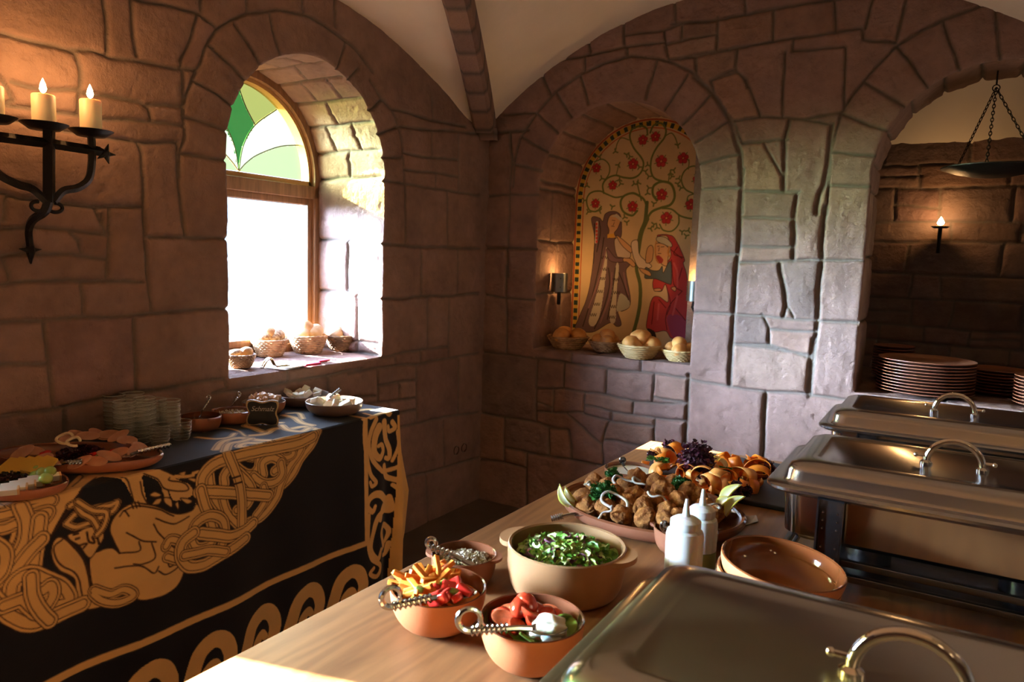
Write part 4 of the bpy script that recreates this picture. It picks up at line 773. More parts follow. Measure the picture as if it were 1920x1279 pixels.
# ---- bowls
def bowl_prof(R, h, foot=.5, th=.045, belly=.6):
    out = []; inn = []
    for k in range(11):
        a = k / 10; r = foot * R + (R - foot * R) * math.sin(a * math.pi / 2) ** belly; z = h * (1 - math.cos(a * math.pi / 2)) * .55 + h * a * .45
        out.append((r, max(z, .0))); 
    t = th * R
    for r, z in reversed(out): inn.append((max(r - t, .001), z * (h - t * .9) / h + t * .9 if z < h * .97 else h))
    return [(0, .001), (foot * R * .8, .001), (foot * R * .95, 0)] + out, [(R, h), (R - t * .4, h + t * .35)] + inn[0:] + [(0, t * .9)]
def bowl(name, label, cat, loc, R, h, mo=terra, mi=glaze, lugs=(), foot=.5, th=.045, belly=.6, ex=1, ey=1, rz=0, group=None, rings=False):
    root = thing(name, label, cat, loc, rz, group); po, pi = bowl_prof(R, h, foot, th, belly)
    if rings: po = [(r * (1.012 if 0 < z < h * .62 else 1.0), z) for r, z in po]
    mb = MB(); mb.add(lathe(po, 56, ex, ey)); mb.build('body', mo, root); mb = MB(); mb.add(lathe(pi, 56, ex, ey)); mb.build('glazed_interior', mi, root)
    for a in lugs:
        mb = MB(); q = []; n = 14
        for k in range(n + 1):
            b = -.42 + .84 * k / n; rr = R * (1 + .20 * math.cos(b / .42 * math.pi / 2) ** .6); q.append((rr * math.cos(a + b), rr * math.sin(a + b)))
        for k in range(n, -1, -1):
            b = -.42 + .84 * k / n; q.append((R * .965 * math.cos(a + b), R * .965 * math.sin(a + b)))
        mb.add(prism(q, R * .085), TR((0, 0, h - R * .085))); mb.build('lug_handle', mo, root)
    return root
def rimbowl(px, py, wpx, h, zt, **k):
    p = at(px, py, zt + h); R = size(wpx / 2, p); return bowl(loc=(p[0], p[1], zt), R=R, h=h, **k), Vector((p[0], p[1], zt)), R
def oriented(o, p0, p1, up=(0, 0, 1)):      # local +X runs p0 -> p1
    x = (Vector([float(c) for c in p1]) - Vector([float(c) for c in p0])).normalized(); z = Vector(up); z = (z - x * z.dot(x)).normalized(); y = z.cross(x)
    Mx = Matrix((x, y, z)).transposed().to_4x4(); Mx.translation = Vector([float(c) for c in p0]); o.matrix_world = Mx; o.location = Mx.translation; o.rotation_euler = Mx.to_euler()
def spoon(label, p0, p1, bl=.055, curl=.012, metal=steel, name='serving_spoon', up=(0, 0, 1), cat='spoon', tw=26, hw=.0056):
    L_ = (Vector([float(c) for c in p1]) - Vector([float(c) for c in p0])).length; root = thing(name, label, cat)
    mb = MB(); mb.add(lathe([(0, -.30), (.55, -.24), (.85, -.08), (1, .05), (.97, .09), (.82, -.02), (.5, -.17), (0, -.22)], 28), TR((bl / 2, 0, 0), sc=(bl / 2, bl * .33, bl * .33))); mb.build('spoon_bowl', metal, root)
    P = [(bl * .92, 0, .002), (bl * 1.25, 0, .004), (bl * 1.6, 0, .004)]; mb = MB(); mb.add(tube(P, hw * .8, 8)); 
    n = 120; mb.add(tube([(bl * 1.55 + (L_ - bl * 1.55) * k / n, 0, .004) for k in range(n + 1)], hw, 12, twist=tw * max(L_, .08) / .15, sq=.36))
    if curl: mb.add(tube([(L_ + curl * (1.0 + 1.0 * math.sin(a) * (1 - a / 14)) - curl, 0, .004 + curl * 1.0 * (1 - math.cos(a)) * (1 - a / 14)) for a in np.linspace(0, 5.6, 26)], lambda t: hw * .9 * (1 - .35 * t), 8))
    mb.build('twisted_handle', metal, root); oriented(root, p0, p1, up); return root
# ---- food helpers
def cmesh(name, v, f, cols, m, parent=None, loc=None):
    mb = MB(); mb.v = [tuple(map(float, p)) for p in v]; mb.f = f; o = mb.build(name, m, parent, True, loc); ca = o.data.color_attributes.new('Col', 'FLOAT_COLOR', 'POINT'); a = np.ones((len(v), 4), np.float32); a[:, :3] = cols; ca.data.foreach_set('color', a.ravel()); return o
m_leaf = mat('salad_leaf', attr='Col', rough=.45, noise=.15, nscale=60, sss=.15, spec=.5)
m_food = mat('food_surface', attr='Col', rough=.5, noise=.12, nscale=80, spec=.5)
def ruffle(n, fn, size_, pal, seed, curlz=.5):
    rs = random.Random(seed); V = []; F = []; C = []
    for q in range(n):
        o = Vector(fn(rs)); s_ = size_ * rs.uniform(.6, 1.3); R3 = Matrix.Rotation(rs.uniform(0, 6.28), 3, 'Z') @ Matrix.Rotation(rs.uniform(-1.1, 1.1), 3, 'X') @ Matrix.Rotation(rs.uniform(-.9, .9), 3, 'Y'); c = rs.choice(pal); b = len(V); ph = rs.uniform(0, 6)
        nu, nv = 7, 4
        for i in range(nu):
            for j in range(nv):
                u = i / (nu - 1); w = j / (nv - 1); wd = .45 * math.sin(math.pi * min(u * .9 + .1, 1)) + .08
                p = Vector(((u - .5) * 1.2, (w - .5) * 2 * wd, curlz * (u - .5) ** 2 + .14 * abs(w - .5) * 2 * math.sin(u * 14 + ph + w * 3))) * s_
                V.append(tuple(o + R3 @ p)); k = rs.uniform(.8, 1.15) * (1.25 if abs(w - .5) < .2 else .95); C.append([min(x * k, 1) for x in c])
        for i in range(nu - 1):
            for j in range(nv - 1): F.append((b + i * nv + j, b + i * nv + j + 1, b + (i + 1) * nv + j + 1, b + (i + 1) * nv + j))
    return V, F, C
def disc_fn(R, h, dome=.6):
    def f(rs):
        a = rs.uniform(0, 6.28); r = R * math.sqrt(rs.random()); return (r * math.cos(a), r * math.sin(a), h + dome * R * .5 * (1 - (r / R) ** 2) * rs.uniform(.5, 1))
    return f
# ================ foreground bowls
_, sal, sR = rimbowl(1063, 1020, 222, .085, T, name='salad_casserole', label='large tan stoneware casserole with two lugs holding green leaf salad', cat='bowl', mo=stonew, mi=glaze_s, lugs=(.12, math.pi + .12), foot=.74, belly=.45, th=.06, rings=True)
V_, F_2, C2 = ruffle(700, disc_fn(sR * .79, .062, .60), .021, [(.20, .42, .05), (.12, .32, .03), (.45, .60, .20), (.55, .66, .34), (.10, .26, .04), (.26, .10, .16), (.33, .48, .10)], 3)
tag(cmesh('leaf_salad', V_, F_2, C2, m_leaf, None, sal), 'chopped green and purple leaf salad heaped in the tan casserole', 'salad', kind='stuff')
_, sd, sdR = rimbowl(870, 1037, 122, .052, T, name='lug_bowl', label='small brown lugged bowl of sunflower seeds left of the salad casserole', cat='bowl', mo=terra_d, mi=glaze, lugs=(math.pi + .35, .35), foot=.62, belly=.5)
V_ = []; F_2 = []; C2 = []; rs = random.Random(5)
for k in range(420):
    a = rs.uniform(0, 6.28); r = sdR * .84 * math.sqrt(rs.random()); q, qf = lathe([(0, -.0045), (.0019, -.001), (.0014, .003), (0, .0045)], 5); Rm = Matrix.Rotation(rs.uniform(0, 6), 3, 'Z') @ Matrix.Rotation(rs.uniform(.9, 2.2), 3, 'X'); b = len(V_)
    c = rs.choice([(.52, .45, .33), (.40, .33, .20), (.60, .54, .42), (.30, .24, .10)])
    for p in q: V_.append(tuple(Rm @ Vector(p) + Vector((r * math.cos(a), r * math.sin(a), .032 + .014 * (1 - (r / sdR) ** 2) + rs.uniform(-.002, .003))))); C2.append(c)
    F_2 += [tuple(i + b for i in z) for z in qf]
v2, f2 = lathe([(sdR * .88, .026), (sdR * .6, .036), (0, .043)], 30); b = len(V_); V_ += v2; F_2 += [tuple(i + b for i in z) for z in f2]; C2 += [(.34, .27, .16)] * len(v2)
tag(cmesh('sunflower_seeds', V_, F_2, C2, m_food, None, sd), 'pale sunflower seeds filling the small lugged bowl', 'seeds', kind='stuff')
spoon('twisted steel spoon resting in the bowl of sunflower seeds', at(893, 1062, T + .048), at(806, 1030, T + .075), .03, .010)
_, cb, cR = rimbowl(822, 1098, 180, .066, T, name='terracotta_bowl', label='terracotta bowl of carrot sticks and chopped peppers nearest the table edge', cat='bowl', foot=.42)
car_m = mat('raw_carrot', (.95, .33, .04), rough=.45, noise=.12, nscale=60, sss=.1); rs = random.Random(9); first = None
v2, f2 = lathe([(cR * .90, .045), (cR * .5, .056), (0, .060)], 30); mb = MB(); mb.add((v2, f2)); tag(mb.build('grated_carrot', car_m, None, True, cb), 'bed of shredded carrot under the carrot sticks', 'carrot', kind='stuff')
for k in range(46):
    a = rs.uniform(1.6, 5.9); r = cR * .68 * math.sqrt(rs.random()); x = r * math.cos(a) - cR * .10; y = r * math.sin(a) + cR * .05; z = .056 + .042 * rs.random() * (1 - r / cR)
    if first is None:
        mb = MB(); mb.add(box(-.028, .028, -.0042, .0042, -.0038, .0038, .0012)); first = mb.build('carrot_stick', car_m); o = first
    else: o = first.copy(); COL.objects.link(o)
    o.location = cb + Vector((x, y, z)); o.rotation_euler = (rs.uniform(-.4, .4), rs.uniform(-.6, .5), rs.uniform(0, 3.14)); tag(o, 'orange carrot stick heaped in the front terracotta bowl', 'carrot stick', 'carrot sticks in the front bowl')
red = mat('red_pepper', (.62, .03, .02), rough=.18, noise=.1, nscale=30, coat=.5); pot = None
for k in range(9):
    mb = MB() if pot is None else None
    if pot is None: mb.add(box(-.013, .013, -.009, .009, -.006, .006, .004)); pot = mb.build('pepper_piece', red); o = pot
    else: o = pot.copy(); COL.objects.link(o)
    a = rs.uniform(-1.2, .5); r = cR * rs.uniform(.3, .72); o.location = cb + Vector((r * math.cos(a) + .01, r * math.sin(a), .066 + .012 * rs.random())); o.rotation_euler = (rs.uniform(-.7, .7), rs.uniform(-.7, .7), rs.uniform(0, 6)); o.scale = [rs.uniform(.8, 1.5)] * 3; tag(o, 'chopped red pepper piece beside the carrot sticks', 'pepper', 'red pepper pieces in the front bowl')
gcu = mat('cucumber_green', (.22, .36, .06), rough=.3, noise=.2, nscale=40)
for k, (dx, dy) in enumerate(((.3, -.15), (.62, -.35), (.0, -.62))):
    mb = MB(); mb.add(box(-.009, .009, -.006, .006, -.004, .004, .002)); tag(mb.build('pepper_piece', gcu, None, True, cb + Vector((cR * dx, cR * dy, .078)), (.2, .3, k)), 'small green pepper piece among the red ones', 'pepper', 'green pepper pieces in the front bowl')
spoon('twisted steel spoon with curled end across the carrot bowl', at(893, 1108, T + .070), at(735, 1143, T + .072), .05, .019)
_, tbw, tR = rimbowl(998, 1156, 196, .070, T, name='terracotta_bowl', label='terracotta bowl of cherry tomatoes and creamy cucumber in front of the casserole', cat='bowl', foot=.42)
tom = mat('cherry_tomato_skin', (.66, .055, .02), rough=.14, noise=.1, nscale=12, coat=.6, sss=.1); tomc = mat('tomato_flesh', (.78, .20, .09), rough=.25, noise=.3, nscale=120, coat=.3)
rs = random.Random(31); tf = None
mb = MB(); mb.add(lathe([(tR * .90, .042), (tR * .5, .052), (0, .056)], 30)); tag(mb.build('dressing', gcu, None, True, tbw), 'chopped cucumber salad layer under the tomatoes', 'salad', kind='stuff')
for k, (dx, dy, dz, fl) in enumerate(((-.55, .1, .052, 1), (-.28, -.02, .066, 0), (-.45, -.3, .056, 1), (-.1, .25, .056, 0), (-.1, -.38, .056, 1), (.12, -.05, .058, 1), (-.62, -.12, .048, 0), (-.3, .38, .05, 0), (.05, .5, .05, 1), (-.05, -.02, .068, 1), (.18, .25, .054, 0), (-.3, -.55, .046, 1), (-.5, .35, .046, 0), (-.2, .12, .07, 0), (.25, .5, .046, 0))):
    r_ = thing('cherry_tomato', 'halved red cherry tomato heaped in the front terracotta bowl', 'tomato', tbw + Vector((tR * dx, tR * dy, dz + .012)), rs.uniform(0, 3), 'cherry tomatoes in the front bowl')
    mb = MB(); pr = [(0, -.014), (.009, -.011), (.0135, -.004), (.014, 0)] + ([] if fl else [(.0135, .004), (.009, .011), (0, .014)]); mb.add(lathe(pr, 24, 1.35)); mb.build('skin', tom, r_)
    if fl: mb = MB(); mb.add(lathe([(.014, 0), (.012, .0008), (.008, -.0008), (0, .001)], 20, 1.35)); mb.build('cut_face', tomc, r_)
    r_.rotation_euler[0] = rs.uniform(.3, 1.0) if fl else 0; r_.rotation_euler[1] = rs.uniform(-.3, .3)
wh = mat('cream_cheese', (.80, .80, .68), rough=.35, noise=.05, nscale=30, sss=.2)
mb = MB(); mb.add(blob((.030, .026, .020), .35, 2, 3, 4)); mb.add(blob((.014, .016, .012), .3, 2, 6, 3), TR((.014, -.014, -.004))); tag(mb.build('yogurt_dressing', wh, None, True, tbw + Vector((tR * .42, -tR * .15, .064))), 'dollop of white yogurt dressing beside the cherry tomatoes', 'dressing')
for k, (dx, dy) in enumerate(((.62, .2), (.68, -.1), (.3, -.62), (.45, .35))):
    mb = MB(); mb.add(lathe([(0, -.0015), (.017, -.0015), (.0175, 0), (.017, .0015), (0, .0015)], 20)); tag(mb.build('cucumber_slice', gcu, None, True, tbw + Vector((tR * dx, tR * dy, .062)), (.5, .3 * k, k)), 'thin green cucumber slice next to the yogurt', 'cucumber', 'cucumber slices in the tomato bowl')
spoon('twisted steel spoon with curled end across the tomato bowl', at(1063, 1178, T + .074), at(882, 1188, T + .076), .055, .020)
# stack of large terracotta bowls
p = at(1462, 1052, T + .118); SR = size(112, p)
for k in range(4):
    z = T + .118 - .050 - k * .0215; bo = bowl('serving_bowl', ['topmost of the stacked wide terracotta bowls, showing its glossy inside', 'second bowl from the top in the stack beside the chafing dish', 'third bowl from the top in the stack beside the chafing dish', 'bottom bowl of the terracotta stack beside the chafing dish'][k], 'bowl', (p[0] - .005 * k, p[1] - .004 * k, max(z, T)), SR * (1 - .012 * k), .050, terra, glaze_o, foot=.52, belly=.62, th=.05, group='stacked terracotta bowls')
    bo.rotation_euler = (0.02, .10, 0)
# squeeze bottles
plastic = mat('milky_plastic', (.80, .80, .76), rough=.3, trans=.35, sss=.3, ior=1.3); sauce_c = mat('cream_sauce', (.62, .42, .22), rough=.4); sauce_g = mat('green_dressing', (.20, .24, .08), rough=.4)
def squeeze(label, px, pys, wpx, h, sm, fill, group=None):
    p = at(px, pys, T + h); R = size(wpx / 2, p); root = thing('squeeze_bottle', label, 'bottle', (p[0], p[1], T))
    mb = MB(); mb.add(lathe([(0, fill + .001), (R, fill + .001), (R, h - .012), (R * .93, h - .004), (R * .75, h), (R * .75, h + .002)], 32)); mb.build('body', plastic, root)
    mb = MB(); mb.add(lathe([(0, 0), (R * .95, 0), (R, .004), (R, fill), (0, fill)], 32)); mb.build('sauce', sm, root)
    mb = MB(); mb.add(lathe([(R * .80, h), (R * .82, h + .004), (R * .82, h + .014), (R * .6, h + .019), (R * .22, h + .022), (R * .17, h + .034), (R * .09, h + .052), (0, h + .053)], 28)); mb.build('nozzle_cap', plastic, root); return root
squeeze('white squeeze bottle half full of cream sauce, nearer of the two', 1285, 990, 70, .125, sauce_c, .045); squeeze('squeeze bottle with green dressing standing behind the cream one', 1316, 968, 60, .118, sauce_g, .055)
_, sb, sbR = rimbowl(1286, 990, 118, .05, T, name='lug_bowl', label='small brown lugged bowl half hidden behind the squeeze bottles', cat='bowl', mo=terra_d, lugs=(math.pi - .1,), foot=.6, belly=.5)
spoon('steel ladle with ring end resting in the bowl behind the bottles', at(1275, 1000, T + .04), at(1243, 996, T + .06), .022, .009, name='ladle', cat='ladle')
# ================ platter of fried meatballs
p = at(1220, 946, T + .036); PX = size(174, p); PY = abs(at(1220, 897, T + .036)[1] - at(1220, 993, T + .036)[1]) / 2
bowl('oval_platter', 'large oval terracotta platter heaped with fried meatballs', 'platter', (p[0], p[1], T), PX, .036, terra_d, glaze, foot=.70, ey=PY / PX, rz=-.04, th=.05)
PL = Vector((p[0], p[1], T)); m_mb = mat('fried_crust', (.30, .105, .025), rough=.7, col2=(.50, .22, .06), noise=.25, nscale=70, bump=1, bscale=240, spec=.25)
MBALL = [(1095, 925, 1), (1115, 900, 1.1), (1140, 908, 1), (1170, 905, 1), (1195, 890, 1.1), (1190, 925, 1.15), (1175, 940, 1.1), (1135, 945, 1.0), (1165, 958, .9), (1220, 936, 1.15), (1243, 915, 1.2), (1230, 900, 1), (1258, 900, 1), (1250, 952, 1.0), (1210, 962, 1.0), (1275, 935, 1.15), (1290, 918, 1.1), (1275, 962, .9), (1245, 968, .9), (1320, 945, 1), (1342, 955, .9), (1355, 942, .9), (1100, 940, 1.1), (1115, 935, 1), (1155, 920, 1.0), (1205, 945, 1), (1310, 925, 1)]
for k, (x, y, s_) in enumerate(MBALL):
    z = T + .030 + .016 * max(0, 1 - ((x - 1225) / 110) ** 2) * (1.3 if y < 930 else .7); q = at(x, y + 4, z + .015)
    if k < 5:
        mb = MB(); mb.add(blob((.027, .025, .022), .17, 1.7, k + 2, 5, .07, 8)); o = mb.build('meatball', m_mb); 
        if k == 0: mbs = []
        mbs.append(o)
    else: o = mbs[k % 5].copy(); COL.objects.link(o)
    o.location = Vector([float(c) for c in (q[0], q[1], z + .010)]); o.rotation_euler = (k * 1.3, k * .7, k * 2.1); o.scale = [s_ * .95] * 3; tag(o, 'browned fried meatball piled on the oval platter', 'meatball', 'meatballs on the oval platter')
pars = [(.02, .12, .015), (.03, .17, .02), (.015, .08, .01)]
for x, y, l in ((1150, 893, 'small curly parsley sprig at the back left of the meatballs'), (1132, 925, 'largest curly parsley bunch, at the left of the meatballs'), (1277, 908, 'small curly parsley sprig on the right side of the meatballs')):
    s_ = 1.3 if y == 925 else .8; q = at(x, y, T + .070); V_, F_2, C2 = ruffle(int(230 * s_), lambda rs: tuple((Vector((rs.gauss(0, 1), rs.gauss(0, 1), rs.gauss(0, .8))).normalized() * rs.uniform(.4, 1) * .024 * s_)), .0095, pars, int(x)); tag(cmesh('parsley_sprig', V_, F_2, C2, m_leaf, None, Vector([float(c) for c in q])), l, 'parsley')
oni = mat('onion_ring', (.58, .56, .50), rough=.2, noise=.08, nscale=20, sss=.2)
for k, (x, y, r, l) in enumerate(((1152, 940, .030, 'white onion ring hanging over the front left meatballs'), (1170, 905, .026, 'curved onion slice between the parsley sprigs'), (1205, 905, .024, 'upright onion slice in the middle of the meatballs'), (1232, 930, .022, 'thin onion strip across the central meatball'), (1330, 948, .028, 'onion slice lying by the chicory leaves on the right'), (1098, 908, .013, 'small onion slice at the left end of the platter'), (1135, 960, .024, 'onion strip dangling at the front rim of the platter'))):
    q = at(x, y, T + .078 - (.012 if y > 935 else 0)); mb = MB(); a0 = .0 if k == 0 else .8 * k; P = [(r * math.cos(a), r * math.sin(a) * .7, .003 * math.sin(3 * a)) for a in np.linspace(a0, a0 + (6.28 if k in (0,) else 3.2), 26)]; mb.add(tube(P, .0023, 7, flat=1.5)); tag(mb.build('onion_ring', oni, None, True, q, (.5 - .2 * k, .3, .3 * k)), l, 'onion')
chic = mat('chicory_leaf', attr='Col', rough=.3, sss=.2)
def chicory(label, x0, y0, x1, y1, z0, z1, wd):
    a = Vector([float(c) for c in at(x0, y0, z0)]); 
    b = Vector([float(c) for c in at3(x1, y1, tuple(a))]); b.z = max(b.z, z0 + .01)
    L_ = (b - a).length; V_ = []; F_2 = []; C2 = []; nu, nv = 16, 9
    for i in range(nu):
        for j in range(nv):
            u = i / (nu - 1); w_ = (j / (nv - 1) - .5) * 2; ww = wd * (math.sin(math.pi * (.12 + .88 * u) ** 1.1) ** .7 + .05) if u < 1 else 0
            V_.append((u * L_, w_ * ww, ww * .75 * w_ * w_ + .010 * math.sin(u * 3.1))); e = abs(w_) ** 2; C2.append((.84 * (1 - e) + .74 * e, .82 * (1 - e) + .70 * e, .58 * (1 - e) + .12 * e))
    for i in range(nu - 1):
        for j in range(nv - 1): F_2.append((i * nv + j, i * nv + j + 1, (i + 1) * nv + j + 1, (i + 1) * nv + j))
    o = cmesh('chicory_leaf', V_, F_2, C2, chic); tag(o, label, 'chicory leaf'); sm_ = o.modifiers.new('s', 'SOLIDIFY'); sm_.thickness = .0022; oriented(o, a, b, (-.5, -.7, .5)); return o
chicory('upright yellow-white chicory leaf at the left tip of the platter', 1078, 950, 1050, 907, T + .035, 0, .012); chicory('second chicory leaf leaning at the left end, behind the first', 1092, 948, 1060, 912, T + .035, 0, .012)
chicory('tall pointed chicory leaf at the right end of the platter', 1352, 955, 1391, 909, T + .036, 0, .014); chicory('lower chicory leaf hanging over the right rim of the platter', 1362, 968, 1398, 932, T + .030, 0, .013); chicory('short chicory leaf tucked under the right-hand meatballs', 1345, 962, 1376, 934, T + .034, 0, .012)
rdc = mat('cooked_carrot', (.66, .13, .03), rough=.3, noise=.1)
for k, (x, y) in enumerate(((1192, 950), (1255, 938), (1218, 908))):
    mb = MB(); mb.add(box(-.02, .02, -.010, .010, -.006, .006, .004)); q = at(x, y, T + .052); tag(mb.build('carrot_chunk', rdc, None, True, q, (.3, .2, k * 1.2)), ['red carrot chunk near the front onion ring', 'red carrot chunk between the central meatballs', 'red carrot chunk at the back of the platter'][k], 'carrot')
spoon('flat steel serving spoon resting on the left rim of the meatball platter', at(1114, 958, T + .042), at(1035, 976, T + .012), .045, 0, steel)
# ================ slate with carrot ribbons
slate = mat('slate_tray', (.022, .024, .03), rough=.5, noise=.2, nscale=20)
q0 = at(1207, 842, T); q1 = at(1432, 868, T); q2 = at(1440, 915, T); q3 = at(1392, 948, T)
sx0, sx1, sy0, sy1 = 1.40, 1.83, -1.47, -1.06
root = thing('slate_tray', 'dark rectangular slate tray under the carrot ribbons', 'tray', ((sx0 + sx1) / 2, (sy0 + sy1) / 2, T)); mb = MB(); mb.add(box(sx0 - root.location.x, sx1 - root.location.x, sy0 - root.location.y, sy1 - root.location.y, 0, .012, .003)); mb.build('slab', slate, root)
rib_m = mat('carrot_ribbon', (.92, .26, .02), rough=.4, noise=.12, nscale=25, sss=.15); rib_l = mat('carrot_ribbon_pale', (.95, .42, .11), rough=.4, noise=.12, nscale=25, sss=.15); rs = random.Random(12); protos = []
for k in range(5):
    V_ = []; F_2 = []; n = 34; w_ = .015 + .004 * rs.random(); 
    for i in range(n):
        t = i / (n - 1); a = t * (3.6 + 1.6 * rs.random() * 0 + k * .5) + k; R_ = .022 + .018 * t + .003 * math.sin(9 * t); tw = .5 * math.sin(3 * t + k)
        c = Vector((R_ * math.cos(a), .010 * (t - .5) * k * .5, R_ * math.sin(a) * .8)); sd_ = Vector((.25 * math.sin(tw * 2), 1, .3 * tw)).normalized() * w_ * (1 - .5 * abs(t - .5) ** 2)
        V_ += [tuple(c - sd_), tuple(c + sd_)]
    for i in range(n - 1): F_2.append((2 * i, 2 * i + 1, 2 * i + 3, 2 * i + 2))
    mb = MB(); mb.v = V_; mb.f = F_2; o = mb.build('carrot_ribbon', rib_m if k % 3 else rib_l); sm_ = o.modifiers.new('s', 'SOLIDIFY'); sm_.thickness = .0018; protos.append(o)
spots = [(1240, 858), (1262, 850), (1285, 862), (1225, 868), (1250, 874), (1240, 884), (1268, 880), (1262, 893), (1290, 896), (1300, 884), (1322, 890), (1342, 886), (1335, 900), (1318, 906), (1355, 902), (1370, 890), (1380, 878), (1395, 870), (1405, 885), (1420, 880), (1388, 900), (1400, 905), (1365, 915), (1345, 915), (1415, 895), (1250, 862), (1355, 872), (1378, 912), (1330, 912), (1425, 890), (1300, 900)]
for k, (x, y) in enumerate(spots):
    q = at(x, y + 4, T + .030); o = protos[k % 5] if k < 5 else protos[k % 5].copy()
    if k >= 5: COL.objects.link(o)
    o.location = Vector([float(c) for c in q]); o.location.z = T + .040 + .008 * math.sin(k * 2); o.rotation_euler = (rs.uniform(-.5, .5), rs.uniform(-.6, .6), rs.uniform(0, 6.28)); tag(o, 'curled orange carrot ribbon on the slate tray', 'carrot ribbon', 'carrot ribbons on the slate tray')
lol = [(.085, .012, .035), (.05, .008, .02), (.13, .03, .06), (.035, .008, .015)]
for (x, y, s_, n_, l) in ((1307, 860, .058, 620, 'big dark purple lollo rosso lettuce head on the carrot ribbons'), (1255, 838, .026, 80, 'purple lettuce tuft at the far left of the slate tray'), (1380, 916, .020, 70, 'purple lettuce tuft at the front edge of the slate tray'), (1402, 920, .013, 60, 'smaller purple lettuce tuft by the tray corner'), (1443, 880, .026, 90, 'purple lettuce tuft at the right edge beside the chafing dish'), (1222, 850, .013, 60, 'thin purple lettuce strand behind the far sauce bowl')):
    q = at(x, y, T + .03 + s_ * .9); V_, F_2, C2 = ruffle(n_, lambda rs: tuple(Vector((rs.gauss(0, 1), rs.gauss(0, 1), rs.gauss(0, 1))).normalized() * rs.uniform(.3, 1) * s_ * .85), .011, lol, int(x)); tag(cmesh('lettuce_tuft', V_, F_2, C2, m_leaf, None, Vector([float(c) for c in q])), l, 'lettuce')
for (x, y, n_, l) in ((1235, 862, 60, 'green dill sprig across the left carrot ribbons'), (1350, 880, 60, 'green dill sprig to the right of the purple lettuce')):
    q = at(x, y, T + .06); V_, F_2, C2 = ruffle(n_, lambda rs: (rs.uniform(-.03, .03), rs.uniform(-.008, .008), rs.uniform(-.004, .006)), .009, [(.06, .22, .03), (.10, .30, .04)], int(x) + 1); tag(cmesh('dill_sprig', V_, F_2, C2, m_leaf, None, Vector([float(c) for c in q])), l, 'dill')
lem = mat('lemon_peel', (.78, .60, .05), rough=.35); lemf = mat('lemon_flesh', (.82, .74, .42), rough=.25, noise=.1, nscale=40)
for k in range(3):
    q = at(1335 + 10 * k, 862 + 5 * k, T + .055); r_ = thing('lemon_slice', ['leftmost lemon slice standing beside the purple lettuce', 'middle lemon slice of the three behind the carrot ribbons', 'rightmost lemon slice of the three behind the carrot ribbons'][k], 'lemon', q, .5); mb = MB(); mb.add(lathe([(.0175, -.002), (.0185, 0), (.0175, .002)], 26)); mb.build('peel', lem, r_); mb = MB(); mb.add(lathe([(0, -.002), (.0175, -.002), (.0175, .002), (0, .002)], 26)); mb.build('flesh', lemf, r_); r_.rotation_euler = (1.1, .3, .9)
# far sauce bowl
_, fb, fR = rimbowl(1181, 878, 94, .042, T, name='sauce_bowl', label='small terracotta bowl of white sauce at the far corner of the table', cat='bowl', mo=terra_d, mi=glaze, foot=.62, belly=.5)
mb = MB(); mb.add(lathe([(0, .034), (fR * .93, .034)], 30)); tag(mb.build('white_sauce', wh, None, True, fb), 'pool of white sauce in the far terracotta bowl', 'sauce')
spoon('small curled-handle spoon standing in the white sauce', at(1178, 884, T + .036), at(1163, 868, T + .058), .02, .007, steel_d)
# cake server
gl = mat('frosted_server', (.55, .52, .42), rough=.2, metal=.7); mb = MB(); a = at(1385, 982, T + .003); b = at(1432, 960, T + .003); d = Vector((b[0] - a[0], b[1] - a[1], 0)); n_ = Vector((-d.y, d.x, 0)).normalized()
root = thing('cake_server', 'flat triangular metal server lying behind the terracotta bowl stack', 'server', a); o_ = MB(); o_.add(prism([(0, -.012), (.05, -.022), (.085, 0), (.05, .022), (0, .012)], .002)); o_.build('blade', gl, root); o_ = MB(); o_.add(tube([(-.002, 0, .002), (-.04, 0, .006), (-.09, 0, .006)], .005, 8)); o_.build('handle', steel_d, root); root.rotation_euler[2] = math.atan2(d.y, d.x); root.location.z = T + .001
